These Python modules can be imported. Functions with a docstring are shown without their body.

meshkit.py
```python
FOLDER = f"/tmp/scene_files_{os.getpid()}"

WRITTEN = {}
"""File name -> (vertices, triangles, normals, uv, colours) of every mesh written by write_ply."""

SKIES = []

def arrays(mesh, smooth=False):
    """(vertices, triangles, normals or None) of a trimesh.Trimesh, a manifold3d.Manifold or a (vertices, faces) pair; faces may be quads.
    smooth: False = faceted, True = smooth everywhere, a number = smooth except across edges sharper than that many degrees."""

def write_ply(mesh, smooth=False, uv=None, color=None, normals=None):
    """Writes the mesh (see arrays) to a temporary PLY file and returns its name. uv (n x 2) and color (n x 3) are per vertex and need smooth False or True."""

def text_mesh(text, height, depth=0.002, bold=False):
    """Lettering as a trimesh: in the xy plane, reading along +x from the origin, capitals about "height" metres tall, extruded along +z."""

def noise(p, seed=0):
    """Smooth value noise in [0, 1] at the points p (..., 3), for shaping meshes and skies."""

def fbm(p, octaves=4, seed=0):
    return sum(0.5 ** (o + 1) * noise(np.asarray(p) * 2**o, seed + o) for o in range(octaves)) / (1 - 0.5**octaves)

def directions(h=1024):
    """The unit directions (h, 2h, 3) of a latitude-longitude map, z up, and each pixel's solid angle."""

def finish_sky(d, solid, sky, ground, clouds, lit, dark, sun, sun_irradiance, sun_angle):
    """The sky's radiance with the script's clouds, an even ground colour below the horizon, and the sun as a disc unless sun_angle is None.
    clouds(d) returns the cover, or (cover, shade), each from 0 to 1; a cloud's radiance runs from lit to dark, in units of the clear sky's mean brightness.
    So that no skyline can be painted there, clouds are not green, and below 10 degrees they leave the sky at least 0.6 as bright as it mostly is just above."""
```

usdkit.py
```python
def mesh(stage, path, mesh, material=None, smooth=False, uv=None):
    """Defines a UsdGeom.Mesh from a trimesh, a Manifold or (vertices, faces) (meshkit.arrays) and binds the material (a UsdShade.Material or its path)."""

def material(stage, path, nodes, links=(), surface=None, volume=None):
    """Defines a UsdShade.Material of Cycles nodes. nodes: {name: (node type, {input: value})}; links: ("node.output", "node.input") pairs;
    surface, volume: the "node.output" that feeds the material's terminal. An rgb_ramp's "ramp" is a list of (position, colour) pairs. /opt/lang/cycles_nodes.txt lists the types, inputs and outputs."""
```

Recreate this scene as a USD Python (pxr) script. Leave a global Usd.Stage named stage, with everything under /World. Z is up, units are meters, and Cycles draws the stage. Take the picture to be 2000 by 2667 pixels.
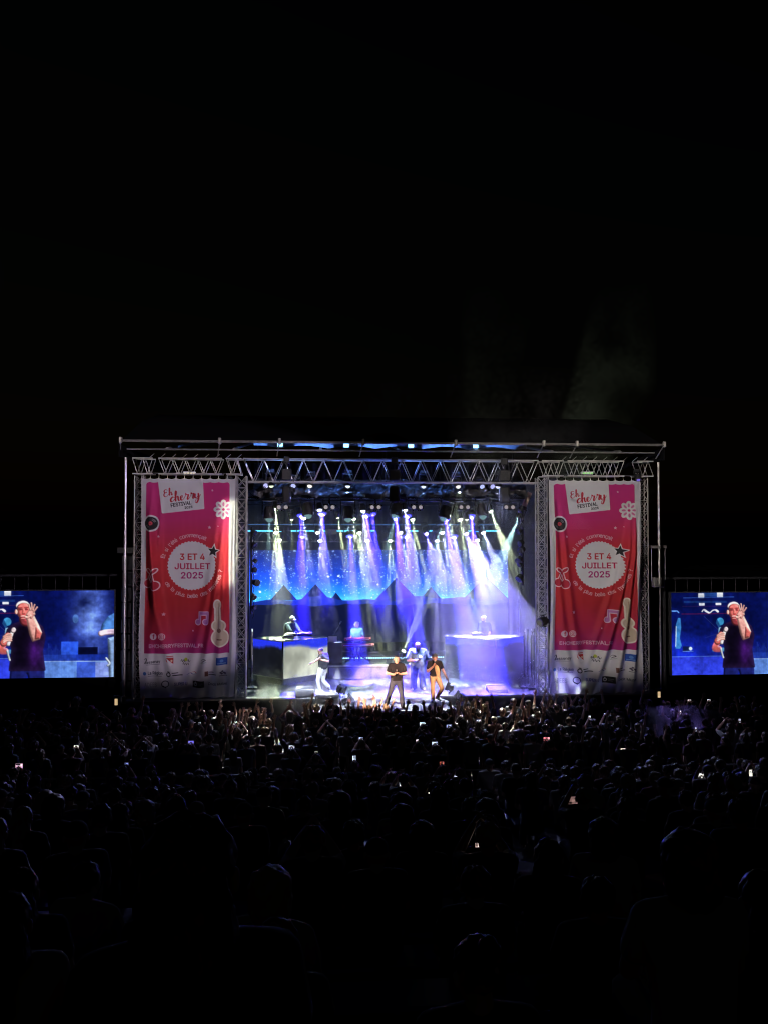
import math, random
import numpy as np, trimesh, shapely, usdkit, meshkit
from shapely import affinity
from manifold3d import Manifold, OpType
from PIL import Image, ImageDraw, ImageFilter
from pxr import Usd, UsdGeom, UsdLux, UsdShade, Gf, Sdf, Vt

rnd = random.Random(11)
rng = np.random.default_rng(11)
stage = Usd.Stage.CreateInMemory()
UsdGeom.SetStageUpAxis(stage, 'Z'); UsdGeom.SetStageMetersPerUnit(stage, 1.0)
UsdGeom.Xform.Define(stage, '/World')

# ------------------------------------------------------------------ camera, sky, exposure
EYE, YAW, PITCH, FOC = np.array([-1.853, -26.5, 7.3]), math.radians(4), math.radians(1.5), 2005.0
camera = UsdGeom.Camera.Define(stage, '/World/camera')
camera.CreateHorizontalApertureAttr(20.0); camera.CreateFocalLengthAttr(20.0 * FOC / 2000)
camera.CreateClippingRangeAttr((0.1, 5000.0)); camera.CreateExposureAttr(0.0)
_m = Gf.Matrix4d().SetRotate(Gf.Rotation(Gf.Vec3d(1, 0, 0), 90 + math.degrees(PITCH))) * Gf.Matrix4d().SetRotate(Gf.Rotation(Gf.Vec3d(0, 0, 1), -math.degrees(YAW)))
_m.SetTranslateOnly(Gf.Vec3d(*EYE)); camera.AddTransformOp().Set(_m)
FW = np.array([math.sin(YAW) * math.cos(PITCH), math.cos(YAW) * math.cos(PITCH), math.sin(PITCH)])
RT = np.array([math.cos(YAW), -math.sin(YAW), 0.0]); UP = np.cross(RT, FW)

def at(px, py, y=None, z=None):
    """The point of the plane y (or z) that a spot of the 2000 x 2667 photograph shows: how places were measured."""
    d = FW + RT * (px - 1000) / FOC - UP * (py - 1333.5) / FOC
    return EYE + d * ((y - EYE[1]) / d[1] if y is not None else (z - EYE[2]) / d[2])

def shows(p):
    q = np.asarray(p, float) - EYE; d = q @ FW
    return (1000 + FOC * (q @ RT) / d, 1333.5 - FOC * (q @ UP) / d) if d > .2 else (-9999, -9999)

L = '/World/Looks/'
sky_mat = usdkit.material(stage, L + 'night_sky', {'s': ('sky_texture', {'sky_type': 'single_scattering', 'sun_disc': False, 'sun_elevation': 0.0, 'sun_rotation': 2.6}), 'b': ('background_shader', {'strength': 0.0011})}, [('s.color', 'b.color')], surface='b.background')
sky = UsdLux.DomeLight.Define(stage, '/World/sky')
UsdShade.MaterialBindingAPI.Apply(sky.GetPrim()).Bind(sky_mat)
sky.GetPrim().SetCustomDataByKey('kind', 'structure')

# ------------------------------------------------------------------ helpers
_used = {}
def numbered(path):
    n = _used.get(path, 0); _used[path] = n + 1
    return path if n == 0 else f'{path}_{n:03d}'

def tag(p, label=None, cat=None, group=None, kind=None):
    p = p.GetPrim() if hasattr(p, 'GetPrim') else p
    for k, v in (('label', label), ('category', cat), ('group', group), ('kind', kind)):
        if v: p.SetCustomDataByKey(k, v)
    return p

def thing(name, label, cat, group=None, loc=None, mat=None):
    x = UsdGeom.Xform.Define(stage, numbered('/World/' + name))
    if mat is not None: x.AddTransformOp().Set(Gf.Matrix4d(*np.asarray(mat, float).ravel().tolist()))
    elif loc is not None: x.AddTranslateOp().Set(Gf.Vec3d(*map(float, loc)))
    return tag(x, label, cat, group)

def part(parent, name, mesh, mat, smooth=False, label=None, kind=None):
    base = str(parent.GetPath()) if not isinstance(parent, str) else parent
    m = usdkit.mesh(stage, numbered(base + '/' + name), mesh, mat, smooth)
    return tag(m, label, None, None, kind)

def top(name, mesh, mat, label=None, cat=None, group=None, kind=None, smooth=False):
    m = usdkit.mesh(stage, numbered('/World/' + name), mesh, mat, smooth)
    return tag(m, label, cat, group, kind)

def join(ms): return trimesh.util.concatenate([m for m in ms])
def box(lo, hi, r=0):
    lo, hi = np.minimum(lo, hi).astype(float), np.maximum(lo, hi).astype(float)
    if r:
        v = np.array([[x, y, z] for x in (lo[0] + r, hi[0] - r) for y in (lo[1] + r, hi[1] - r) for z in (lo[2] + r, hi[2] - r)])
        o = np.array([[r, 0, 0], [-r, 0, 0], [0, r, 0], [0, -r, 0], [0, 0, r], [0, 0, -r]])
        return trimesh.PointCloud((v[:, None] + o[None]).reshape(-1, 3)).convex_hull
    b = trimesh.creation.box(hi - lo); b.apply_translation((lo + hi) / 2); return b
def frame(d):
    """Rows: local axes of a thing whose -z looks along d."""
    d = np.array(d, float); d /= np.linalg.norm(d); z = -d
    x = np.cross([0, 1, 0] if abs(z[1]) < .9 else [1, 0, 0], z); x /= np.linalg.norm(x)
    M = np.eye(4); M[0, :3] = x; M[1, :3] = np.cross(z, x); M[2, :3] = z; return M
def placed(m, M):
    m = m.copy(); m.apply_transform(np.asarray(M).T); return m
def tube(p, q, r, n=6, r2=None):
    p, q = np.asarray(p, float), np.asarray(q, float); r2 = r if r2 is None else r2
    F = frame(p - q); a = np.arange(n) * 2 * math.pi / n
    ring = np.cos(a)[:, None] * F[0, :3] + np.sin(a)[:, None] * F[1, :3]
    v = np.vstack([p + ring * r, q + ring * r2, [p], [q]])
    i = np.arange(n); j = (i + 1) % n
    f = np.vstack([np.c_[i, j, j + n], np.c_[i, j + n, i + n], np.c_[j, i, np.full(n, 2 * n)], np.c_[i + n, j + n, np.full(n, 2 * n + 1)]])
    m = trimesh.Trimesh(v, f, process=False)
    if m.volume < 0: m.invert()
    return m
def path_tube(pts, r, n=6): return join([tube(a, b, r, n) for a, b in zip(pts[:-1], pts[1:])])
def lathe(prof, n=16):
    """prof: (radius, z) pairs, open ends are closed."""
    prof = [(max(r, 1e-4), z) for r, z in prof]
    a = np.arange(n) * 2 * math.pi / n
    v = np.vstack([np.c_[r * np.cos(a), r * np.sin(a), np.full(n, z)] for r, z in prof] + [[[0, 0, prof[0][1]], [0, 0, prof[-1][1]]]])
    f, i = [], np.arange(n); j = (i + 1) % n
    for k in range(len(prof) - 1): f += [np.c_[k * n + i, k * n + j, (k + 1) * n + j], np.c_[k * n + i, (k + 1) * n + j, (k + 1) * n + i]]
    e = len(prof) * n; f += [np.c_[j, i, np.full(n, e)], np.c_[e - n + i, e - n + j, np.full(n, e + 1)]]
    m = trimesh.Trimesh(v, np.vstack(f), process=False)
    if m.volume < 0: m.invert()
    return m
def prism(poly, depth):
    return join([trimesh.creation.extrude_polygon(g, depth, engine='earcut') for g in getattr(poly, 'geoms', [poly]) if g.area > 1e-9])
def lin(c):
    c = np.asarray(c, float) / 255.0
    return np.where(c <= .04045, c / 12.92, ((c + .055) / 1.055) ** 2.4)

# ------------------------------------------------------------------ materials
def pbr(name, col, rough=.6, metal=0.0, var=.25, scale=6.0, bump=0.0, **kw):
    col = np.array(col, float)
    nodes = {'t': ('texture_coordinate', {}), 'n': ('noise_texture', {'scale': scale, 'detail': 4.0}),
             'r': ('rgb_ramp', {'ramp': [(.3, tuple(col * (1 - var))), (.7, tuple(np.minimum(col * (1 + var), 1)))]}),
             'p': ('principled_bsdf', {'roughness': rough, 'metallic': metal, **kw})}
    links = [('t.object', 'n.vector'), ('n.fac', 'r.fac'), ('r.color', 'p.base_color')]
    if bump:
        nodes['b'] = ('bump', {'strength': bump, 'distance': .02}); links += [('n.fac', 'b.height'), ('b.normal', 'p.normal')]
    return usdkit.material(stage, L + name, nodes, links, surface='p.BSDF')
def glow(name, col, strength):
    return usdkit.material(stage, L + name, {'e': ('emission', {'color': tuple(col), 'strength': strength})}, surface='e.emission')
def cloth_random(name, cols, rough=.85):
    n = len(cols)
    return usdkit.material(stage, L + name, {'o': ('object_info', {}), 'r': ('rgb_ramp', {'ramp': [(i / n, c) for i, c in enumerate(cols)], 'interpolate': False}), 'p': ('principled_bsdf', {'roughness': rough})},
                           [('o.random', 'r.fac'), ('r.color', 'p.base_color')], surface='p.BSDF')
ALU = pbr('aluminium', (.44, .42, .40), .42, .75, .15)
ALU_DULL = pbr('dull_aluminium', (.30, .29, .30), .5, .6, .2)
BLACK = pbr('black_paint', (.022, .022, .024), .55)
BLACK_METAL = pbr('black_metal', (.03, .03, .033), .4, .3)
DRAPE = pbr('black_drape', (.018, .018, .020), .8, 0, .3, 3.0, .3)
GREY_METAL = pbr('grey_metal', (.20, .19, .18), .5, .5)
LENS_OFF = pbr('clear_lens', (.75, .72, .68), .2, 0, .1)
RUBBER = pbr('black_rubber', (.015, .015, .016), .75)
DECK = pbr('stage_deck', (.05, .05, .055), .45, 0, .2, 1.5, .1)
GROUND = pbr('trodden_ground', (.06, .055, .05), .9, 0, .4, .7, .4)
CONCRETE = pbr('concrete', (.018, .018, .02), .85, 0, .3, 2.0, .2)
ROOF_CLOTH = pbr('roof_canopy', (.006, .006, .007), .9, 0, .2, .8, specular_ior_level=.05)
BENCH_BLUE = pbr('bench_plastic', (.03, .05, .35), .45)
RED_KEYS = pbr('dark_red_case', (.22, .02, .03), .35)
WHITE_PLASTIC = pbr('white_plastic', (.7, .7, .7), .4, 0, .05)
SKIN = pbr('skin', (.50, .28, .20), .55, 0, .12, 9.0)
SKIN_DARK = pbr('tanned_skin', (.34, .17, .11), .55, 0, .12, 9.0)
HAIR = pbr('dark_hair', (.03, .02, .016), .6, 0, .4, 30.0, .5)
EYE_DARK = pbr('eye_dark', (.02, .015, .012), .2)
LIP = pbr('lip', (.35, .13, .11), .5)

# ------------------------------------------------------------------ lamps: fixture, lens and its own light
def spotlight(parent, local, color, power, half_angle, radius=.01, soft=.25):
    """A narrow lamp at local (0,0,z) of its fixture shining along the fixture's -z."""
    l = UsdLux.SphereLight.Define(stage, numbered(str(parent.GetPath()) + '/lamp'))
    l.CreateRadiusAttr(radius); l.CreateNormalizeAttr(True); l.CreateIntensityAttr(power); l.CreateColorAttr(Gf.Vec3f(*color))
    s = UsdLux.ShapingAPI.Apply(l.GetPrim()); s.CreateShapingConeAngleAttr(half_angle); s.CreateShapingConeSoftnessAttr(soft)
    l.AddTranslateOp().Set(Gf.Vec3d(0, 0, local))
    return l
_lens = {}
def lens_mat(color, strength):
    k = (tuple(np.round(color, 2)), strength)
    if k not in _lens: _lens[k] = glow(f'lit_lens_{len(_lens):03d}', color, strength)
    return _lens[k]
def gobo(kind, reach, tan):
    """A thin metal plate with openings that splits a beam into rays. reach: distance from the lamp."""
    R = reach * tan * 1.25
    plate = shapely.Point(0, 0).buffer(R * 1.25)
    if kind == 'fan':
        holes = [shapely.box(-R + 2 * R * (i + .5) / 6 - R * .085, -R, -R + 2 * R * (i + .5) / 6 + R * .085, R) for i in range(6)]
    elif kind == 'dots':
        holes = [shapely.Point(R * rr * math.cos(a), R * rr * math.sin(a)).buffer(R * .13) for rr, n in ((.0, 1), (.42, 6), (.8, 11)) for a in np.arange(n) * 2 * math.pi / n + rr]
    elif kind == 'split':
        holes = [shapely.Point(-R * .48, 0).buffer(R * .40), shapely.Point(R * .48, 0).buffer(R * .40)]
    elif kind == 'slit':
        holes = [shapely.Polygon([(-R * .70, -R * .10), (-R * .2, -R * .16), (R * .72, -R * .12), (R * .66, R * .12), (R * .1, R * .2), (-R * .74, R * .08)])]
    elif kind == 'breakup':
        q = random.Random(5)
        holes = [affinity.rotate(affinity.scale(shapely.Point(R * q.uniform(-.9, .9), R * q.uniform(-.9, .9)).buffer(R * q.uniform(.05, .10)), q.uniform(1.2, 2.6), q.uniform(.45, .8)), q.uniform(-25, 25)) for _ in range(75)]
    else:
        holes = [shapely.Polygon([(0.02 * R, 0), (1.1 * R * math.cos(a - .17), 1.1 * R * math.sin(a - .17)), (1.1 * R * math.cos(a + .17), 1.1 * R * math.sin(a + .17))]) for a in np.arange(8) * 2 * math.pi / 8]
    m = prism(plate.difference(shapely.unary_union(holes)), .0015); m.apply_translation((0, 0, -reach)); return m

HEAD_SHELL = lathe([(.02, .30), (.10, .28), (.125, .18), (.13, .02), (.125, .0)], 14)
def beam_lamp(pos, d, color, power, half, label, group=None, kind=None, name='beam_light', cat='stage light', lens=40, size=1.0):
    M = frame(d) * 1.0; M[3, :3] = pos
    t = thing(name, label, cat, group, mat=M)
    s = size
    sh = HEAD_SHELL.copy(); sh.apply_scale(s); part(t, 'head', sh, BLACK, 40)
    part(t, 'yoke', join([box((-.17 * s, -.03 * s, .10 * s), (-.145 * s, .03 * s, .42 * s)), box((.145 * s, -.03 * s, .10 * s), (.17 * s, .03 * s, .42 * s)), box((-.17 * s, -.04 * s, .40 * s), (.17 * s, .04 * s, .44 * s))]), BLACK_METAL)
    part(t, 'base', box((-.13 * s, -.09 * s, .44 * s), (.13 * s, .09 * s, .54 * s), .01), BLACK)
    ln = lathe([(.085 * s, 0.01), (.075 * s, -.03 * s), (.05 * s, -.055 * s), (.02 * s, -.07 * s)], 14)
    part(t, 'lens', ln, lens_mat(color, lens), 60)
    if power:
        tn = math.tan(math.radians(half))
        spotlight(t, -.075 * s - .01, color, power, half, .0022 if kind == 'slit' else .003 if kind else .02, .35)
        if kind:
            g = gobo(kind, .6 if kind == 'slit' else .16, tn); g.apply_translation((0, 0, -.085 * s)); part(t, 'gobo', g, BLACK)
    return t

# ------------------------------------------------------------------ ground, stage, bleachers
g = trimesh.creation.box((900, 900, .4)); g.apply_translation((0, 200, -.2)); top('ground', g, GROUND, kind='structure')
FLOOR = 1.4
tl = at(895, 1849, z=FLOOR); tr = at(1216, 1856, z=FLOOR); tr2 = at(1165, 1808, z=FLOOR)
thrust = shapely.Polygon([(-2.35, 1.2), (-2.2, -1.05), (2.35, -1.05), (1.95 + .3, .4), (1.95, 1.2)])
st = thing('stage', 'wide raised black concert stage with a thrust in the middle', 'stage')
m = prism(shapely.box(-9.4, 1.2, 10.2, 9.6), .12); m.apply_translation((0, 0, FLOOR - .12)); part(st, 'deck', m, DECK)
m = prism(thrust, .12); m.apply_translation((0, -.004, FLOOR - .12)); part(st, 'thrust_deck', m, DECK)
part(st, 'skirt', box((-9.4, 1.25, 0), (10.2, 1.3, FLOOR - .125)), DRAPE)
part(st, 'thrust_skirt', placed(prism(thrust.buffer(-.05), FLOOR - .14), np.eye(4)), DRAPE)
m = join([box((-9.4, 1.17, FLOOR - .06), (-2.36, 1.197, FLOOR - .003)), box((1.96, 1.17, FLOOR - .06), (10.2, 1.197, FLOOR - .003)), box((-2.2, -1.08, FLOOR - .06), (2.35, -1.054, FLOOR - .003))])
part(st, 'edge_trim', m, ALU)
for k in range(9):                                                       # legs under the wings
    part(st, 'leg', tube((-9.2 + k * 2.4, 1.5, 0), (-9.2 + k * 2.4, 1.5, FLOOR - .13), .04), ALU_DULL)
RISER = 1.94
rs = thing('band_riser', 'long dark riser across the back of the stage carrying the band', 'riser')
part(rs, 'riser_deck', box((-5.2, 4.6, RISER - .1), (6.1, 8.2, RISER)), DECK)
part(rs, 'riser_front', box((-5.2, 4.62, FLOOR + .003), (6.1, 4.68, RISER - .102)), pbr('riser_front', (.22, .22, .24), .6, 0, .3, 1.2))
part(rs, 'edge_trim', box((-5.2, 4.56, RISER - .06), (6.1, 4.597, RISER + .003)), ALU)
for x in (-1.9, -.2, 1.3): part(rs, 'panel_joint', box((x, 4.6, FLOOR + .01), (x + .03, 4.617, RISER - .07)), BLACK)

RISE, TREAD, BY = .22, .85, -7.4
bl = thing('bleachers', 'dark stepped bleachers rising from the barrier towards the viewer', 'bleachers')
def tread_z(k): return .3 + RISE * k
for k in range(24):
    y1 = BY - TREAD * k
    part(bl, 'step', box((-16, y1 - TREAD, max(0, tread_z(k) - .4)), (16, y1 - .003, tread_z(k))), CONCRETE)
AISLE = (.75, 1.2)
for k in range(21):                                                      # aisle half steps
    y1 = BY - TREAD * k
    part(bl, 'aisle_step', box((AISLE[0], y1 - .42, tread_z(k) + .003), (AISLE[1], y1 - .01, tread_z(k) + RISE * .5)), CONCRETE)
for k in range(1, 20):
    for a, b in ((-15, -8.2), (-8.0, -.2 - 0.0), (1.6, 8), (8.2, 15)):
        y1 = BY - TREAD * k
        part(bl, 'bench', box((a, y1 - .50, tread_z(k) + .36), (b, y1 - .16, tread_z(k) + .42), .02), BENCH_BLUE)
rail = thing('barrier_rail', 'thin grey metal barrier rail between standing crowd and bleachers', 'railing')
for i in range(16): part(rail, 'post', tube((-15 + 2 * i, -6.5, 0), (-15 + 2 * i, -6.5, 1.1), .022), ALU_DULL)
part(rail, 'top_rail', tube((-15.5, -6.5, 1.1), (15.5, -6.5, 1.1), .024), ALU)
part(rail, 'mid_rail', tube((-15.5, -6.5, .6), (15.5, -6.5, .6), .018), ALU_DULL)

# ------------------------------------------------------------------ truss work
def box_truss(name, label, p, q, w, bays, mat=ALU, r=.028, group=None, diag='zig', up=(0, 0, 1), cat='truss', rb=None, deep=True):
    """A square lattice girder from p to q: four chords and one brace after another, each a part."""
    p, q = np.array(p, float), np.array(q, float); d = (q - p) / np.linalg.norm(q - p)
    u = np.array(up, float); v = np.cross(d, u); v /= np.linalg.norm(v); u = np.cross(v, d); h = np.array(w, float) / 2 * np.ones(2); rb = rb or r * .55
    t = thing(name, label, cat, group)
    for a in (-1, 1):
        for b in (-1, 1): part(t, 'chord', tube(p + u * h[0] * a + v * h[1] * b, q + u * h[0] * a + v * h[1] * b, r), mat)
    for b in ((-1, 1) if deep else (-1,)):
        for k in range(bays):
            s0, s1 = p + (q - p) * k / bays, p + (q - p) * (k + 1) / bays
            o = v * h[1] * b
            if diag == 'cross':
                part(t, 'brace', tube(s0 - u * h[0] + o, s1 + u * h[0] + o, rb, 5), mat); part(t, 'brace', tube(s0 + u * h[0] + o, s1 - u * h[0] + o, rb, 5), mat)
                part(t, 'rung', tube(s0 - u * h[0] + o, s0 + u * h[0] + o, rb, 5), mat)
            else:
                sg = 1 if k % 2 else -1
                part(t, 'brace', tube(s0 - u * h[0] * sg + o, s1 + u * h[0] * sg + o, rb, 5), mat)
    for a in (-1, 1):
        for k in range(0, bays, 2):
            s0, s1 = p + (q - p) * k / bays, p + (q - p) * min(k + 1, bays) / bays
            part(t, 'cross_brace', tube(s0 + u * h[0] * a - v * h[1], s1 + u * h[0] * a + v * h[1], rb, 5), mat)
    return t

# roof: front pipes, canopy, slanting struts
zt, zl = 10.43, 10.17
rf = thing('stage_roof', 'dark fabric stage roof edged by two long pale pipes', 'stage roof')
part(rf, 'front_pipe', tube((-9.0, .3, zt), (10.1, .3, zt), .045, 8), ALU)
part(rf, 'lower_pipe', tube((-8.85, .55, zl), (9.85, .55, zl), .03, 8), ALU)
for x in (-9.0, -5.65, -3.6, -.7, 2.55, 5.7, 6.9, 10.1):
    part(rf, 'pipe_clamp', box((x - .05, .22, zt - .09), (x + .05, .38, zt + .13), .02), ALU)
    part(rf, 'strut', tube((x, .3, zt), (x - .12, .75, 9.98), .022), ALU_DULL)
prof = [(.42, zt + .02), (3.2, 11.5), (6.0, 12.2), (9.6, 12.0)]
v, f = [], []
nx = 40
for i in range(nx + 1):
    x = -9.0 + 19.1 * i / nx
    for j in range(13):
        y = np.interp(j, [0, 4, 8, 12], [p_[0] for p_ in prof]); z = np.interp(j, [0, 4, 8, 12], [p_[1] for p_ in prof])
        v.append((x, y, z - .03 * abs(math.sin(i * math.pi / 4)) * math.sin(math.pi * j / 12) - (.05 * abs(math.sin(i * math.pi / 5)) if j == 0 else 0)))
for i in range(nx):
    for j in range(12):
        a = i * 13 + j; f += [(a, a + 1, a + 14), (a, a + 14, a + 13)]
part(rf, 'canopy', trimesh.Trimesh(v, f, process=False), ROOF_CLOTH, True)
xs = np.linspace(-4.6, 5.4, 161); sc_ = .10 * np.abs(np.sin((xs + .2) * math.pi / 1.72)); vv = np.vstack([np.c_[xs, 0 * xs + 1.55, 0 * xs + 10.62], np.c_[xs, 0 * xs + 1.5, 10.34 + sc_]]); ii = np.arange(160)
part(rf, 'valance', (vv, np.c_[ii, ii + 161, ii + 162, ii + 1]), pbr('valance_cloth', (.30, .32, .36), .7), True)
for x in (-9.1, 10.15):
    part(rf, 'side_canopy', join([box((x, .45, 9.9), (x + .04, 9.4, 10.35))]), ROOF_CLOTH)
for i, x in enumerate((-7.5, -5.2, -2.2, .6, 3.4, 6.1, 8.6)):
    part(rf, 'rafter', tube((x, .6, 10.2), (x, 9.3, 11.5), .05), ALU_DULL)
# inclined pieces of the roof edge between lower pipe and wing trusses
for k in range(9):
    for x0 in (-8.2, 6.5):
        part(rf, 'purlin_brace', tube((x0 + k * .38, .9, 9.88), (x0 + k * .38 + .2, .9, 10.05), .012, 5), ALU_DULL)

box_truss('front_truss', 'long main lattice truss spanning the stage opening below the roof', (-4.95, 1.5, 9.52), (5.75, 1.5, 9.52), (.82, .6), 30, ALU, .026)
for nm, a, b, bays in (('leftmost', -8.75, -8.05, 4), ('left middle', -7.85, -5.65, 10), ('left inner', -5.5, -4.98, 3), ('right inner', 5.8, 6.6, 4), ('right middle', 6.75, 8.85, 10), ('right outermost', 9.35, 9.95, 3)):
    box_truss('wing_truss', f'{nm} short lattice truss of the roof wings above the banners', (a, 1.15, 9.62), (b, 1.15, 9.62), (.55, .5), bays, ALU, .027)
tower_spec = (('outer left lattice tower beside the left banner', -8.56, 1.25, .30), ('inner left lattice tower between left banner and stage opening', -4.99, 1.25, .34),
              ('inner right lattice tower with big crosses beside the right banner', 5.86, 1.25, .34), ('outer right lattice tower beyond the right banner', 9.66, 1.25, .30))
for lb, x, y, w in tower_spec:
    box_truss('truss_tower', lb, (x, y, FLOOR + .02), (x, y, 9.3), w, 19, ALU, .024, None, 'cross', (1, 0, 0), 'truss tower')
for lb, x, a, b in (('pale vertical pole at the far left edge of the roof', -8.92, FLOOR, 9.9), ('pale vertical pole at the far right edge of the roof', 10.05, 5.4, 9.85)):
    t = thing('roof_pole', lb, 'pole'); part(t, 'pole', tube((x, .7, a), (x, .7, b), .045, 8), ALU); part(t, 'collar', tube((x, .7, a), (x, .7, a + .25), .07, 8), GREY_METAL)
# black hoists on the front truss
for i, (px, w) in enumerate(((747, .17), (1027, .2), (1312, .2))):
    x = at(px, 1225, y=1.1)[0]
    t = thing('chain_hoist', ('leftmost', 'middle', 'rightmost')[i] + ' black chain hoist hanging in front of the main truss', 'chain hoist', None, (x, 1.05, 0))
    part(t, 'motor', box((-w, -.12, 9.15), (w, .1, 9.55), .03), BLACK); part(t, 'hook_block', box((-w * .6, -.08, 9.75), (w * .6, .08, 10.0), .03), BLACK)
    part(t, 'chain', tube((0, 0, 9.5), (0, 0, 9.9), .03), BLACK_METAL); part(t, 'chain_bag', box((-w * .9, -.1, 8.35), (w * .9, .12, 8.95), .06), DRAPE)
    for s in (-1, 1): part(t, 'cable', tube((s * w * .6, -.1, 9.8), (s * w * 1.5, .05, 9.1), .012), BLACK_METAL)
# upstage lighting truss with a cyan-lit chord
UP_Y = 6.6
CYAN = glow('cyan_tube', (.10, .62, 1.0), 2.2)
t = box_truss('upstage_truss', 'thin lattice truss at the back with a cyan glowing tube along it', (-5.5, UP_Y, 7.12), (5.5, UP_Y, 7.12), (.46, .4), 26, ALU_DULL, .02)
for a, b in ((-5.45, -3.9), (-3.5, -2.0), (-1.75, -.65), (-.25, .05), (1.2, 1.9), (2.3, 3.2), (3.9, 5.45)):
    part(t, 'cyan_tube', tube((a, UP_Y - .24, 7.35), (b, UP_Y - .24, 7.35), .028), CYAN)
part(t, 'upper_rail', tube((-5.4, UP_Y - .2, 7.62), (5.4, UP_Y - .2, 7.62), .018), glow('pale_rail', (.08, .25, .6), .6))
for x, w in ((-2.05, .35), (1.05, .3), (3.0, .3)): part(t, 'sign_plate', box((x, UP_Y - .3, 7.2), (x + w * 1.4, UP_Y - .28, 7.42)), GREY_METAL)
MID_Y = 4.0
box_truss('middle_truss', 'dark lattice truss under the roof carrying the row of big moving heads', (-5.1, MID_Y, 8.75), (5.75, MID_Y, 8.75), (.4, .4), 26, BLACK_METAL, .025)

# crumpled black drape along the underside of the roof
def crumple(p, seed, amp, sc):
    n = np.stack([meshkit.fbm(p * sc + k * 37.1, 4, seed + k) - .5 for k in range(3)], -1)
    return p + n * amp
nx, nz = 260, 14
X, Z = np.meshgrid(np.linspace(-4.75, 5.7, nx), np.linspace(0, 1, nz), indexing='ij')
sag = .14 * np.abs(np.sin((X + .3) * 1.55)) + .10 * meshkit.noise(np.stack([X * .9, X * 0, X * 0], -1), 3)
P = np.stack([X, 2.5 + .3 * Z + 0 * X, 8.55 + sag + Z * (.75 - sag)], -1)
P = crumple(P, 5, .34, 2.6) * 1.0; P = crumple(P, 9, .12, 8)
idx = np.arange(nx * nz).reshape(nx, nz)
q = np.stack([idx[:-1, :-1], idx[1:, :-1], idx[1:, 1:], idx[:-1, 1:]], -1).reshape(-1, 4)
top('bunched_drape', (P.reshape(-1, 3), q), pbr('shiny_black_cloth', (.035, .033, .035), .38, 0, .3), 'long bunched black drape hanging under the roof above the lamps', 'drape', smooth=True)
# side and back drapes
def drape(name, label, a, b, z0, z1, folds, depth, mat=DRAPE):
    n = folds * 8 + 1; s = np.linspace(0, 1, n); a, b = np.array(a, float), np.array(b, float); d = (b - a); nn = np.array([-d[1], d[0]]) / np.linalg.norm(d)
    off = depth * np.sin(s * folds * 2 * math.pi) * (1 + .4 * np.sin(s * 17))
    xy = a + d * s[:, None] + nn * off[:, None]
    v = np.vstack([np.c_[xy, np.full(n, z)] for z in (z0, z1)]); i = np.arange(n - 1)
    top(name, (v, np.c_[i, i + 1, i + 1 + n, i + n]), mat, label, 'drape', smooth=True)
drape('side_drape', 'black side drape closing the left of the stage opening', (-5.6, 2.0), (-5.9, 8.8), FLOOR + .01, 9.4, 22, .08)
drape('side_drape', 'black side drape closing the right of the stage opening', (6.75, 2.2), (6.95, 8.8), FLOOR + .01, 9.4, 22, .08)
drape('back_drape', 'dark drape across the back of the stage behind the screen', (-6.0, 9.3), (7.0, 9.3), FLOOR + .01, 10.5, 34, .07)
drape('wing_drape', 'black drape closing the wing behind the left banner', (-9.0, 2.0), (-5.3, 2.0), FLOOR + .01, 9.2, 14, .06)
drape('wing_drape', 'black drape closing the wing behind the right banner', (6.3, 2.1), (10.0, 2.1), FLOOR + .01, 9.2, 14, .06)

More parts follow.
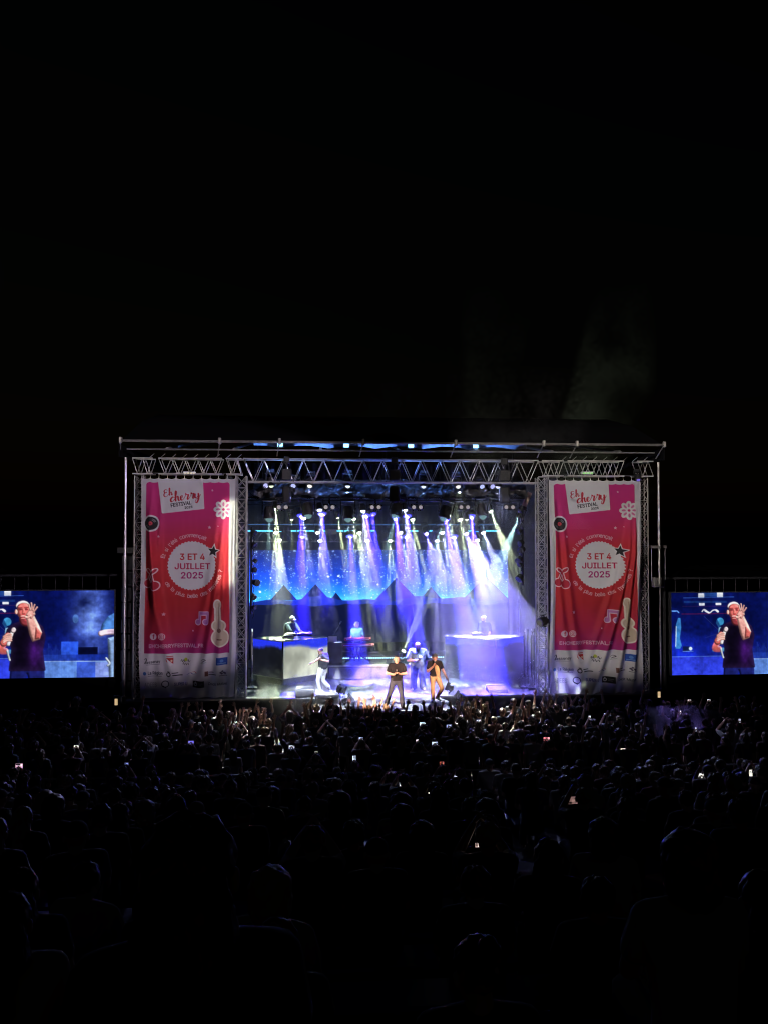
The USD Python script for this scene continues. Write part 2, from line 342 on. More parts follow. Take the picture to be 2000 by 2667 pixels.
# ------------------------------------------------------------------ flat print: pictures drawn here, then carried by a fine mesh as vertex colours
class Print:
    def __init__(s, w, h, k, bg=(255, 255, 255)):
        s.w, s.h, s.k = w, h, k; s.im = Image.new('RGB', (int(w * k), int(h * k)), bg); s.d = ImageDraw.Draw(s.im, 'RGBA')
    def P(s, pts): return [(float(x) * s.k, float(y) * s.k) for x, y in pts]
    def poly(s, pts, c): s.d.polygon(s.P(pts), fill=c)
    def shape(s, g, c):
        for q_ in getattr(g, 'geoms', [g]):
            if q_.area <= 0: continue
            if not len(q_.interiors): s.poly(q_.exterior.coords, c); continue
            m = prism(q_, 1.0); v = np.asarray(m.vertices)
            for t in np.asarray(m.faces)[np.asarray(m.face_normals)[:, 2] > .5]: s.poly(v[t, :2], c)
    def disc(s, x, y, r, c, ry=None): s.shape(affinity.scale(shapely.Point(x, y).buffer(1, 24), r, ry or r), c)
    def line(s, pts, w, c, closed=False): s.shape(shapely.LineString(list(pts) + ([pts[0]] if closed else [])).buffer(w / 2, 6), c)
    def rect(s, a, b, c, d, col): s.poly([(a, b), (c, b), (c, d), (a, d)], col)
    def text(s, t, x, y, h, c, ang=0.0, bold=False, squeeze=1.0, fit=None, color_at=None):
        m = meshkit.text_mesh(t, 1.0, .01, bold); v = np.asarray(m.vertices)[:, :2]
        sx = (fit / (v[:, 0].max() - v[:, 0].min())) if fit else h * squeeze
        v = np.c_[(v[:, 0] - (v[:, 0].min() if fit else 0)) * sx, -v[:, 1] * h]; a = math.radians(ang); ca, sa = math.cos(a), math.sin(a)
        v = np.c_[x + v[:, 0] * ca + v[:, 1] * sa, y - v[:, 0] * sa + v[:, 1] * ca]
        for tri in np.asarray(m.faces)[np.asarray(m.face_normals)[:, 2] > .5]:
            s.poly(v[tri], c if color_at is None else color_at(v[tri].mean(0)))
        return m.bounds[1, 0] * (h * squeeze)
    def arc(s, t, cx, cy, r, a0, a1, h, c, inside=False):
        adv = [0.0]
        for k in range(1, len(t) + 1):
            w = meshkit.text_mesh('x' + t[:k].replace(' ', 'n') + 'x', 1.0, .01).bounds[1, 0]; adv.append(w)
        adv = np.array(adv); adv[0] = meshkit.text_mesh('xx', 1.0, .01).bounds[1, 0]; adv = (adv - adv[0]) / (adv[-1] - adv[0])
        for k, ch in enumerate(t):
            if ch == ' ': continue
            a = math.radians(a0 + (a1 - a0) * adv[k]); x, y = cx + r * math.cos(a), cy - r * math.sin(a)
            s.text(ch, x, y, h, c, math.degrees(a) + (90 if inside else -90), squeeze=1.0)
    def star(s, x, y, r, c, rot=0):
        s.poly([(x + (r if i % 2 == 0 else r * .45) * math.sin(i * math.pi / 5 + rot), y - (r if i % 2 == 0 else r * .45) * math.cos(i * math.pi / 5 + rot)) for i in range(10)], c)
    def grad(s, f):
        a = np.asarray(s.im).astype(float); h, w = a.shape[:2]; yy, xx = np.mgrid[:h, :w] / s.k
        s.im = Image.fromarray(np.clip(f(a, xx, yy), 0, 255).astype(np.uint8)); s.d = ImageDraw.Draw(s.im, 'RGBA')
    def sample(s, nu, nv):
        return lin(np.asarray(s.im.resize((nu, nv), Image.LANCZOS))).reshape(nv * nu, 3)

def curve(pts, n=8):
    """Catmull-Rom through the points."""
    p = np.array([pts[0]] + list(pts) + [pts[-1]], float); out = []
    for i in range(1, len(p) - 2):
        for t in np.linspace(0, 1, n, endpoint=False):
            out.append(.5 * (2 * p[i] + (p[i + 1] - p[i - 1]) * t + (2 * p[i - 1] - 5 * p[i] + 4 * p[i + 1] - p[i + 2]) * t * t + (3 * p[i] - p[i - 1] - 3 * p[i + 1] + p[i + 2]) * t ** 3))
    return out + [p[-2]]
def brush(pr, pts, w0, c):
    """A brush stroke that is thick where it runs downwards."""
    q_ = np.array(curve(pts)); d = np.gradient(q_, axis=0); d /= np.linalg.norm(d, axis=1, keepdims=True) + 1e-9
    for a, b, dd in zip(q_[:-1], q_[1:], d): pr.line([a, b], w0 * (.38 + .9 * max(0, dd[1])), c)

def printed(name, grid, pr, nu, nv, mat, parent=None, **kw):
    """grid: (nv, nu, 3) points, row 0 at the picture's top."""
    i = np.arange(nu * nv).reshape(nv, nu)
    q_ = np.stack([i[:-1, :-1], i[1:, :-1], i[1:, 1:], i[:-1, 1:]], -1).reshape(-1, 4)
    m = part(parent, name, (grid.reshape(-1, 3), q_), mat, True) if parent is not None else top(name, (grid.reshape(-1, 3), q_), mat, smooth=True, **kw)
    pv = UsdGeom.PrimvarsAPI(m).CreatePrimvar('print', Sdf.ValueTypeNames.Color3fArray, 'vertex')
    pv.Set(Vt.Vec3fArray.FromNumpy(pr.sample(nu, nv).astype(np.float32)))
    return m
def print_cloth(name, rough=.7, translucent=.25):
    return usdkit.material(stage, L + name, {'a': ('attribute', {'attribute': 'print'}), 't': ('texture_coordinate', {}), 'n': ('noise_texture', {'scale': 60.0, 'detail': 2.0}), 'b': ('bump', {'strength': .15, 'distance': .01}),
        'd': ('principled_bsdf', {'roughness': rough}), 's': ('translucent_bsdf', {}), 'x': ('mix_closure', {'fac': translucent})},
        [('a.color', 'd.base_color'), ('a.color', 's.color'), ('t.object', 'n.vector'), ('n.fac', 'b.height'), ('b.normal', 'd.normal'), ('d.BSDF', 'x.closure1'), ('s.BSDF', 'x.closure2')], surface='x.closure')
def print_screen(name, strength):
    return usdkit.material(stage, L + name, {'a': ('attribute', {'attribute': 'print'}), 'e': ('emission', {'strength': strength})}, [('a.color', 'e.color')], surface='e.emission')

# the festival banner
BW, BH = 252, 577
def draw_banner():
    p = Print(BW, BH, 4, (226, 222, 224))
    p.shape(shapely.box(20, 17, 229, 480).buffer(6), (255, 0, 0)); p.rect(14, 440, 235, 461, (255, 0, 0)); p.rect(0, 461, BW, BH, (226, 222, 224))
    stops = [(10, (222, 30, 130)), (110, (218, 30, 112)), (190, (220, 32, 48)), (330, (206, 26, 34)), (400, (196, 22, 60)), (461, (170, 14, 110))]
    def tint(a, xx, yy):
        on = (a[..., 0] > 250) & (a[..., 1] < 5); c = np.stack([np.interp(yy + .10 * (xx - 125), [s_[0] for s_ in stops], [s_[1][k] for s_ in stops]) for k in range(3)], -1)
        return np.where(on[..., None], c, a)
    p.grad(tint)
    W, K, RED = (238, 234, 236), (22, 20, 26), (205, 22, 45)
    p.shape(shapely.Polygon([(47, 0), (160, 0), (164.5, 79), (59, 90.5)]).buffer(3.5), W)
    sc = lambda pts, ox, oy, s: [(ox + (x * math.cos(.15) + y * math.sin(.15)) * s, oy + (-x * math.sin(.15) + y * math.cos(.15)) * s) for x, y in pts]
    def word(strokes, ox, oy, s, w):
        for q_ in strokes: brush(p, sc(q_, ox, oy, s), w, RED)
    word([[(9, -12), (5, -15), (1, -12), (2, -8), (6, -7.5), (1, -6), (-1, -1), (2, 3), (7, 2), (11, -2)], [(11, -2), (15, -9), (17, -17), (14.5, -16), (13, 0), (15, -6), (18, -7.5), (18, -1), (20, .5), (22, -3)]], 62, 47, 1.05, 2.2)
    word([[(9, -8), (6, -10), (1, -6), (0, -1), (3, 1), (9, -3)], [(9, -3), (15, -13), (17, -21), (14, -20), (11.5, 0), (14, -7), (18, -9.5), (18, -2), (20, .5), (23, -2)],
          [(23, -3), (29, -6), (29, -9.5), (25, -8), (24, -2), (27, .8), (32, -2)], [(32, -3), (36, -8), (37, -13), (39, -11), (43, -10), (40, -1), (42, .5), (45, -3)],
          [(45, -3), (49, -8), (50, -13), (52, -11), (56, -10), (53, -1), (55, .5), (58, -3)], [(59, -9), (58, -2), (61, .5), (65, -4), (67, -9), (66, 2), (61, 11), (57, 10), (60, 4), (68, -1), (72, -6)]], 79, 62, 1.12, 3.3)
    p.text('FESTIVAL', 79.5, 77.5, 9.5, K, 8.5, True, fit=55); p.text('2025', 116, 82.0, 6.0, K, 8.5, True, fit=21)
    p.disc(28, 120.5, 22, W); p.disc(28, 120.5, 17.5, K); p.disc(28, 120.5, 5.2, (225, 60, 80)); p.disc(28, 120.5, 1.2, K)
    for r_ in (9.5, 12.5):
        for a0 in (20, 200): p.line([(28 + r_ * math.cos(math.radians(a_)), 120.5 - r_ * math.sin(math.radians(a_))) for a_ in range(a0, a0 + 55, 8)], .9, (190, 190, 195))
    pet = shapely.unary_union([shapely.Polygon(affinity.translate(affinity.rotate(affinity.scale(shapely.Point(0, 0).buffer(1), 6.3, 10), k * 45 + 0, origin=(0, 0)), 15 * math.sin(-k * math.pi / 4), 15 * math.cos(k * math.pi / 4)).exterior) for k in range(8)])
    fl = affinity.translate(pet, 219, 83); clip = shapely.box(0, 0, 236, 600)
    p.shape(fl.buffer(1.5).intersection(clip), W)
    for k in range(8): p.shape(affinity.translate(affinity.translate(affinity.rotate(affinity.scale(shapely.Point(0, 0).buffer(1), 2.8, 5.5), k * 45, origin=(0, 0)), 14 * math.sin(-k * math.pi / 4), 14 * math.cos(k * math.pi / 4)), 219, 83).intersection(clip), (224, 110, 165))
    for x, y, r_ in ((189, 32, 3.4), (182, 131, 5), (48, 155, 4), (64, 359, 5.2), (140, 403, 3), (205, 128, 2)): p.star(x, y, r_, (240, 200, 214), .1)
    p.arc("Et si l'été commençait", 136, 232, 75, 166, 62, 10.5, (243, 208, 212)); p.arc('de la plus belle des manières ?', 136, 232, 85, 212, 352, 10.5, (243, 208, 212), True)
    p.shape(shapely.Polygon([(136 + (64 + 1.2 * math.cos(a_ * 44)) * math.cos(a_), 232 + (64 + 1.2 * math.cos(a_ * 44)) * math.sin(a_)) for a_ in np.linspace(0, 2 * math.pi, 700)]), W)
    tc = lambda q_: (205, 24, 40) if q_[1] < 219 else ((196, 20, 74) if q_[1] < 243 else (180, 16, 110))
    p.text('3 ET 4', 104, 216.5, 16, RED, 0, True, fit=66, color_at=tc); p.text('JUILLET', 90, 241, 15, RED, 0, True, fit=95, color_at=tc); p.text('2025', 107, 265.5, 16, RED, 0, True, fit=59, color_at=tc)
    p.star(193, 194, 21, W, .15); p.star(193, 194, 15.5, K, .15)
    ch = shapely.unary_union([shapely.Point(21, 278).buffer(10.5), shapely.Point(41, 283).buffer(11.5), shapely.LineString(curve([(22, 270), (27, 259), (32, 252)])).buffer(2.2), shapely.LineString(curve([(39, 273), (36, 262), (33, 252)])).buffer(2.2),
                              affinity.rotate(affinity.scale(shapely.Point(25, 246).buffer(1), 9, 4.2), 35), affinity.rotate(affinity.scale(shapely.Point(40, 246).buffer(1), 9, 4.2), -40)])
    p.shape(ch.buffer(2.0), (240, 214, 218)); p.shape(ch.buffer(-.6), (198, 24, 52))
    nt = shapely.unary_union([shapely.Point(154, 380).buffer(6.5), shapely.Point(174, 380).buffer(6.5), shapely.box(157, 356, 160.5, 380), shapely.box(177, 356, 180.5, 380), shapely.box(157, 354, 180.5, 361)])
    p.shape(nt.buffer(2), (236, 200, 226)); p.shape(nt.buffer(-.4), (196, 120, 190))
    gt = shapely.unary_union([affinity.scale(shapely.Point(206, 334).buffer(1), 7, 11), shapely.Polygon([(202, 340), (211, 340), (213, 390), (201, 390)]), affinity.scale(shapely.Point(209, 389).buffer(1), 15, 14), affinity.scale(shapely.Point(212, 421).buffer(1), 19, 21), shapely.box(200, 385, 221, 415)]).buffer(-2).buffer(2)
    p.shape(gt.buffer(3.2).intersection(clip), (240, 232, 214)); p.shape(gt.buffer(-.5).intersection(clip), (206, 186, 158)); p.disc(210, 402, 5.5, (120, 84, 70)); p.rect(207.5, 330, 209, 400, (150, 110, 90)); p.rect(204, 424, 217, 427, (120, 84, 70))
    for x in (38.6, 60.7): p.disc(x, 416.6, 8.8, (232, 208, 216))
    p.text('f', 36.5, 422, 11, (196, 40, 70), 0, True); p.shape(shapely.box(56.5, 412.4, 65, 420.8).buffer(1).exterior.buffer(.7), (196, 40, 70)); p.shape(shapely.Point(60.7, 416.6).buffer(2.4).exterior.buffer(.6), (196, 40, 70))
    p.text('EHCHERRYFESTIVAL.FR', 27, 446, 9, (224, 176, 194), 0, True, fit=142)
    # sponsors
    G, B = (70, 72, 88), (30, 60, 150)
    brush(p, [(14, 478), (19, 474), (20, 480), (16, 487), (20, 486)], 1.8, K); p.text('essenay', 21, 488, 7, K, 6, False, fit=36); p.line([(20, 491), (55, 489)], .7, G)
    p.poly([(72, 472), (90, 472), (90, 488), (84, 494), (72, 480)], (190, 30, 35)); p.poly([(72, 472), (90, 488), (84, 494), (78, 490)], (244, 240, 240)); p.disc(86, 480, 2.5, (240, 200, 170)); p.line([(74, 468.5), (89, 468.5)], 1.6, (190, 40, 40))
    for x in (108, 114, 126): brush(p, [(x, 483), (x + 3, 478), (x + 5, 484), (x + 9, 480)], 1.2, K)
    p.disc(122, 478, 4.5, (190, 205, 50)); brush(p, [(113, 491), (116, 486), (118, 492), (122, 487), (124, 492), (128, 487), (130, 491)], 1.1, K)
    brush(p, [(164, 480), (170, 476), (176, 478), (170, 482), (166, 484)], 1.6, K); brush(p, [(163, 488), (170, 486), (178, 484)], 1.2, (60, 120, 60))
    p.rect(203, 473, 231, 492, (20, 70, 170)); p.disc(217, 481.5, 4, (80, 140, 220)); p.line([(207, 488), (227, 488)], 1, (150, 190, 240))
    p.disc(15, 513.5, 4.5, (60, 110, 190)); p.text('La Région', 24, 516, 8, G, 0, True, fit=38); p.line([(24, 520), (60, 520)], .8, G)
    p.shape(shapely.Point(78, 516).buffer(5).exterior.buffer(1.2), K); p.line([(76, 508), (82, 509)], 1.6, K); p.line([(88, 512), (102, 512)], 1.8, K); p.line([(90, 518), (113, 518)], 2.2, K)
    brush(p, [(126, 517), (135, 512), (142, 516), (151, 515)], 1.8, (50, 60, 140)); brush(p, [(136, 512), (144, 509), (150, 513)], 1.2, (200, 50, 60))
    p.rect(174, 508, 182, 521, (110, 60, 50)); p.line([(184, 511), (196, 511)], 1.6, K); p.line([(184, 517), (203, 517)], 1.6, K)
    for x, y in ((215, 512), (219, 509), (223, 513), (218, 515), (226, 515)): p.disc(x, y, 2.3, (80, 70, 90))
    p.line([(212, 520), (231, 520)], 1, K)
    p.text('ADEES', 14, 549, 12, (150, 148, 158), 0, False, fit=32); p.shape(affinity.scale(shapely.Point(69, 541).buffer(9), 1, .9).exterior.buffer(1.1), (36, 34, 60)); p.line([(64, 546), (70, 551)], 2, (36, 34, 60))
    p.text('SUPER U', 94, 544, 7.5, (60, 66, 130), 0, True, fit=33); p.rect(141, 533, 172, 550, (18, 18, 24)); p.shape(shapely.Point(149, 541.5).buffer(4).exterior.buffer(.8), (200, 200, 205)); p.line([(149, 536), (149, 541)], 1.4, (220, 220, 225)); p.line([(157, 540), (168, 540)], 1.2, (110, 110, 118)); p.line([(157, 544), (165, 544)], 1.2, (110, 110, 118))
    p.text('Crédit Mutuel', 182, 545, 7, G, 0, False, fit=50)
    p.grad(lambda a, xx, yy: a * .84 + 18)
    return p
banner_print = draw_banner()
BANNER = print_cloth('banner_cloth', .75, .30)
def banner(label, x0, x1, z1, z0, folds, seed):
    t = thing('festival_banner', label, 'banner')
    nu, nv = 210, 470
    u, v = np.meshgrid(np.linspace(0, 1, nu), np.linspace(0, 1, nv))
    off = np.zeros_like(u)
    for u0, u1, u2, w, amp, v0 in folds:                                  # a fold runs from u0 at the top over u1 to u2 at the hem
        c = (1 - v) ** 2 * u0 + 2 * v * (1 - v) * u1 + v * v * u2
        off += 2.1 * amp * np.exp(-((u - c) / (w * (.5 + .8 * v))) ** 2) * np.clip((v - v0) * 4, 0, 1) * (1 - .25 * v)
    off += .05 * (meshkit.fbm(np.stack([u * 2.5, v * 3, u * 0 + seed], -1), 3, seed) - .5) + .02 * (meshkit.fbm(np.stack([u * 14, v * 5, u * 0], -1), 2, seed + 3) - .5) * (.3 + v)
    scal = .035 * np.abs(np.sin(u * math.pi * 11)) * (1 - v) ** 12
    edge = .06 * np.sin(v * 7 + seed) * ((u - .5) * 2) ** 3 * v
    G3 = np.stack([x0 + (x1 - x0) * u + edge, .92 - off, z1 + (z0 - z1) * v - scal], -1)
    printed('cloth', G3, banner_print, nu, nv, BANNER, t)
    for k in range(12):
        x = x0 + (x1 - x0) * (k + .02) / 11.04; part(t, 'tie', tube((x, .93, z1 - .01), (x, 1.0, z1 + .17), .012, 5), WHITE_PLASTIC)
    part(t, 'top_bar', tube((x0 - .1, 1.0, z1 + .17), (x1 + .1, 1.0, z1 + .17), .025), BLACK_METAL)
    return t
fl = [(.12, .06, .42, .05, .11, .02), (.04, .16, .24, .05, .07, .05), (.22, .19, .06, .04, .05, .05), (.90, .86, .62, .05, .16, .15), (.95, .90, .80, .045, .15, .15), (.99, .99, .95, .03, .10, .1), (.84, .80, .45, .05, .07, .25)]
banner('pink to red festival banner left of the stage, a pale streak on its right edge', -8.44, -5.17, 9.2, 1.55, fl, 3)
fr = [(.05, .04, .25, .05, .10, .02), (.12, .16, .36, .045, .09, .1), (.90, .88, .42, .05, .19, .12), (.95, .92, .66, .045, .18, .1), (.99, .97, .86, .035, .15, .1), (.02, .02, .02, .03, .1, .1), (.86, .80, .25, .04, .06, .3)]
banner('pink to red festival banner right of the stage, evenly lit without a pale streak', 6.05, 9.46, 9.2, 1.5, fr, 8)
for i, px in enumerate((494, 1528)):
    b = at(px, 1232, y=.95)
    t = thing('banner_light_bar', ('left', 'right')[i] + ' small pale light bar under the wing truss above its banner', 'light bar', None, b)
    part(t, 'housing', box((-.22, -.06, -.05), (.22, .06, .05), .015), WHITE_PLASTIC)
    for k in range(4): part(t, 'lamp_lens', box((-.17 + k * .1, -.075, -.035), (-.10 + k * .1, -.062, .02), .004), glow(f'bar_lens_{i}{k}', ((.9, .8, .6), (.4, 1, .3))[i], .8))

# ------------------------------------------------------------------ LED backdrop
def draw_sky_show():
    x0, y0, x1, y1 = 650, 1433, 1322, 1694                                # picture area as photographed
    p = Print(x1 - x0, y1 - y0, 2, (8, 12, 40)); q = random.Random(4); T = lambda pts: [(a - x0, b - y0) for a, b in pts]
    st_ = [(0, (16, 34, 105)), (45, (18, 52, 170)), (90, (20, 84, 235)), (125, (40, 140, 250)), (140, (60, 175, 255)), (152, (30, 90, 220))]
    def f(a, xx, yy):
        n = meshkit.fbm(np.stack([xx / 40, yy / 30, xx * 0], -1), 3, 2)
        return np.stack([np.interp(yy + 14 * (n - .5), [s_[0] for s_ in st_], [s_[1][k] for s_ in st_]) for k in range(3)], -1) * (.85 + .35 * n[..., None])
    p.grad(f)
    for _ in range(1100):
        x, y = q.uniform(0, p.w), 150 * q.random() ** 1.15; r = q.choice([.7, .8, 1.0, 1.0, 1.3, 1.7]); a = q.randint(120, 255)
        p.disc(x, y, r, (190, 215, 255, a) if r > .7 else (120, 180, 255, a))
    for x, y, r in ((28, 117, 2.6), (202, 75, 2.6), (228, 74, 2.2), (55, 78, 2), (300, 20, 2), (330, 98, 2.2), (420, 50, 2), (500, 60, 2)): p.disc(x, y, r, (225, 235, 255))
    for xc, yp, h in ((738, 1531, 34), (819, 1529, 40), (872, 1553, 20), (1028, 1512, 62), (1118, 1538, 30), (1262, 1508, 74)):
        w = h * 1.0; col = (13, 28, 92)
        p.poly(T([(xc, yp), (xc - w, yp + h + 8), (xc + w, yp + h + 8)]), col); p.poly(T([(xc, yp), (xc + w * .25, yp + h + 8), (xc + w, yp + h + 8)]), (9, 20, 72))
    r1 = [(x, 1572 + 5 * math.sin(x * .021) + 4 * math.sin(x * .05 + 1)) for x in range(640, 1340, 6)]
    p.poly(T(r1 + [(1340, 1700), (640, 1700)]), (16, 40, 140))
    r2 = [(x, 1588 + 2.5 * math.sin(x * .03 + 2) + 1.5 * math.sin(x * .11)) for x in range(640, 1340, 4)]
    p.poly(T(r2 + [(1340, 1700), (640, 1700)]), (9, 14, 46))
    return p
a, b = at(650, 1433, y=8.6), at(1322, 1433, y=8.6)
zb = RISER + .35
t = thing('led_backdrop', 'huge screen showing a starry blue night sky over pyramids behind the band', 'LED screen')
nu, nv = 620, 250
u, v = np.meshgrid(np.linspace(0, 1, nu), np.linspace(0, 1, nv))
printed('picture', np.stack([a[0] + (b[0] - a[0]) * u, 8.6 + 0 * u, a[2] + (zb - a[2]) * v], -1), draw_sky_show(), nu, nv, print_screen('backdrop_picture', 1.6), t)
part(t, 'cabinet', box((a[0] - .06, 8.62, zb - .06), (b[0] + .06, 8.8, a[2] + .06)), BLACK)
for x in np.linspace(a[0] + .3, b[0] - .3, 7): part(t, 'hanger', tube((x, 8.7, a[2] + .05), (x, 8.7, 10.4), .02), BLACK_METAL)

# ------------------------------------------------------------------ side screens
def draw_relay():
    p = Print(390, 215, 3, (4, 7, 52)); q = random.Random(2)
    def f(a_, xx, yy):
        n = meshkit.fbm(np.stack([xx / 45, yy / 30, xx * 0], -1), 4, 7); fog = np.clip((yy - 95) / 90, 0, 1)[..., None] * np.clip(1.2 - xx / 260, .15, 1)[..., None]
        base = np.array([5, 11, 58]) + n[..., None] * np.array([5, 10, 40]); right = np.exp(-((xx - 335) / 38) ** 2)[..., None] * n[..., None] * np.exp(-((yy - 70) / 90) ** 2)[..., None]
        return base + fog * np.array([22, 40, 170]) + right * np.array([150, 185, 235]) * 1.15
    p.grad(f)
    p.rect(84, 1, 130, 11, (40, 84, 165))
    for k in range(3): p.line([(84, 3 + 3 * k), (110, 5 + 3 * k), (130, 3 + 3 * k)], .8, (16, 34, 100))
    for x, y, w, h in ((74, 3, 14, 10), (125, 0, 14, 12), (76, 27, 13, 6), (121, 27, 13, 5)): p.shape(shapely.box(x, y, x + w, y + h).buffer(1), (232, 238, 252))
    p.line([(33, 14), (170, 12)], 1, (70, 120, 220)); p.rect(34, 22, 150, 27, (22, 52, 120)); p.line([(28, 56), (160, 55)], 1.5, (110, 22, 70)); p.line([(30, 36), (150, 36)], 1, (60, 30, 90))
    brush(p, [(83, 50), (88, 45), (96, 50), (104, 53), (112, 47), (120, 46), (126, 50)], 6, (235, 240, 252))
    p.line([(88, 62), (150, 120)], .6, (70, 80, 140)); p.line([(150, 100), (92, 118)], .6, (70, 80, 140))
    p.poly([(10, 145), (12, 85), (18, 66), (24, 66), (26, 90), (22, 118), (27, 138), (22, 146)], (52, 120, 190)); p.line([(11, 140), (13, 88)], 1.6, (190, 215, 245)); p.line([(2, 48), (16, 48), (20, 52)], 3, (90, 140, 230))
    p.rect(30, 140, 48, 152, (14, 26, 70)); p.disc(51, 146, 4.5, (190, 215, 250)); p.line([(30, 153), (58, 153)], .8, (120, 160, 230))
    p.rect(0, 168, 148, 215, (46, 62, 216)); p.line([(0, 167), (146, 166)], 1.6, (96, 130, 250))
    p.disc(132, 76, 10, (60, 150, 205)); p.poly([(124, 70), (132, 88), (128, 92), (120, 80)], (30, 80, 140)); p.poly([(128, 92), (134, 90), (132, 112), (126, 112)], (150, 200, 235)); p.shape(shapely.box(112, 146, 140, 152).buffer(2), (90, 160, 210))
    # stage boxes and pale blue floor at right
    p.rect(262, 126, 303, 158, (40, 80, 214)); p.rect(303, 140, 350, 160, (6, 9, 40)); p.rect(212, 158, 390, 175, (26, 50, 160)); p.rect(210, 175, 390, 215, (104, 148, 232)); p.line([(208, 174), (372, 175)], 1.6, (170, 200, 250))
    for k in range(26): p.line([(216 + k * 3.2, 128 + 20 * abs(math.sin(k * .6))), (216 + k * 3.2, 215)], .9, (60, 100, 200, 120))
    p.poly([(300, 176), (345, 176), (345, 215), (300, 215)], (40, 66, 220, 150)); p.poly([(345, 178), (390, 176), (390, 215), (345, 215)], (150, 160, 240, 170)); p.disc(296, 70, 7, (90, 140, 210, 160), 11)
    from scipy import ndimage
    canvas = np.asarray(p.im).astype(float); hh, ww = canvas.shape[:2]
    def vol(g, col, rnd_=14, light=(.55, -.6, .58), amb=.42, key=.95, rim=(0, 0, 0)):
        """Lays a rounded, shaded shape into the picture the way a camera would see it."""
        nonlocal canvas
        mk = Image.new('L', (ww, hh)); md = ImageDraw.Draw(mk)
        for q_ in getattr(g, 'geoms', [g]): md.polygon(p.P(q_.exterior.coords), fill=255)
        m_ = np.asarray(mk) > 127; d_ = np.minimum(ndimage.distance_transform_edt(m_) / (rnd_ * p.k / 3), 1); h_ = ndimage.gaussian_filter(np.sqrt(np.maximum(0, 1 - (1 - d_) ** 2)), 1.6) * rnd_ * p.k / 3
        gy, gx = np.gradient(h_); nz = 1 / np.sqrt(gx ** 2 + gy ** 2 + 1); sh_ = amb + key * np.clip((-gx * light[0] - gy * light[1] + light[2]) * nz, 0, 1)
        al = ndimage.gaussian_filter(m_.astype(float), .9)[..., None]; edge = (ndimage.gaussian_filter(m_.astype(float), 2.2) * (1 - d_))[..., None]
        canvas = canvas * (1 - al) + al * (np.array(col) * sh_[..., None] + np.array(rim) * edge)
    PG = shapely.Polygon; LN = lambda pts, w: shapely.LineString(curve(pts)).buffer(w); EL = lambda x, y, rx, ry, an=0: affinity.rotate(affinity.scale(shapely.Point(x, y).buffer(1, 24), rx, ry), an)
    sk, hot, dk = (230, 112, 106), (250, 178, 166), (14, 8, 26)
    vol(PG([(356, 112), (362, 84), (376, 66), (391, 58), (391, 106), (372, 104)]).buffer(2), (76, 128, 205), 30); vol(LN([(358, 107), (370, 104), (391, 103)], 7), (226, 196, 222), 14); vol(PG([(374, 118), (391, 114), (391, 216), (378, 216), (376, 160)]), (146, 180, 232), 26); vol(LN([(371, 168), (379, 180), (375, 186)], 2.5), (205, 220, 245), 6)
    vol(PG([(139, 216), (141, 186), (222, 184), (223, 216), (184, 216), (181, 204), (178, 216)]), (30, 38, 120), 20, amb=.25)
    vol(PG([(129, 112), (134, 96), (148, 83), (166, 77), (186, 80), (202, 80), (215, 90), (222, 112), (215, 150), (222, 194), (140, 194), (146, 142), (137, 122)]).buffer(3), dk, 46, amb=.4, key=.9, rim=(26, 16, 40))
    yy_, xx_ = np.mgrid[:hh, :ww] / p.k; pm_ = np.exp(-(((xx_ - 198) / 15) ** 2 + ((yy_ - 152) / 32) ** 2))[..., None] * (.7 + .6 * meshkit.fbm(np.stack([xx_ / 7, yy_ / 16, xx_ * 0], -1), 3, 5)[..., None]); canvas = canvas + pm_ * np.array([58, 18, 92])
    vol(LN([(168, 70), (172, 78), (178, 80)], 8), (130, 50, 56), 16)
    vol(EL(170, 49, 15.5, 20.5), sk, 30); vol(EL(153, 52, 3.4, 6), hot, 8); vol(EL(168, 36, 15.5, 11, -8).difference(EL(169, 41, 15, 10, -8)), (250, 214, 206), 8, amb=.7); vol(EL(170, 40, 14, 6, -6), (226, 118, 112), 14, amb=.5)
    for x in (163, 177): vol(EL(x, 46.5, 5, 1.5, 2 if x > 170 else -4), (92, 26, 32), 3, amb=.8); vol(EL(x, 41.5, 5.5, 1.2), (120, 44, 46), 3, amb=.8)
    vol(PG([(169, 45), (172.5, 45), (175, 56), (167.5, 56)]).buffer(.8), (226, 112, 104), 7); vol(EL(171, 58.2, 4, 1.1), (130, 44, 48), 3, amb=.8); vol(EL(169, 62.6, 5.5, 1.3, -3), (232, 146, 140), 4, amb=.7); vol(EL(169, 64.8, 5, .9), (110, 30, 40), 4, amb=.8); vol(EL(170, 68.5, 6, 1.6), (226, 130, 124), 6)
    vol(PG([(180, 70), (192, 58), (206, 86), (213, 103), (208, 118), (194, 123), (188, 108)]).buffer(2.5), hot, 22); vol(PG([(202, 92), (212, 104), (209, 116), (200, 118)]).buffer(2), sk, 16)
    vol(PG([(178, 60), (186, 47), (193, 45), (197, 58), (189, 67)]).buffer(2), hot, 14)
    for pts in ([(187, 48), (185, 41), (183, 34)], [(190, 47), (190, 38), (189, 31)], [(193, 48), (195, 40), (197, 35)], [(195, 52), (200, 45), (203, 41)]): vol(LN(pts, 2.0), hot, 6)
    vol(LN([(187, 62), (181, 66), (176, 65)], 3), hot, 8)
    vol(LN([(136, 116), (122, 134), (117, 146), (128, 148)], 8), sk, 18, rim=(120, 60, 110)); vol(LN([(124, 128), (134, 112)], 9), sk, 18)
    vol(LN([(135, 132), (141, 112), (145, 100)], 4), (232, 222, 226), 8); vol(EL(147, 97, 5.5, 7, 25), (216, 196, 200), 11)
    for k in range(4): vol(LN([(124, 113 + k * 4.6), (132, 108 + k * 4.8), (142, 107 + k * 5)], 2.4), hot, 6)
    vol(LN([(133, 148), (136, 160), (139, 170)], 2.4), (214, 226, 250), 6)
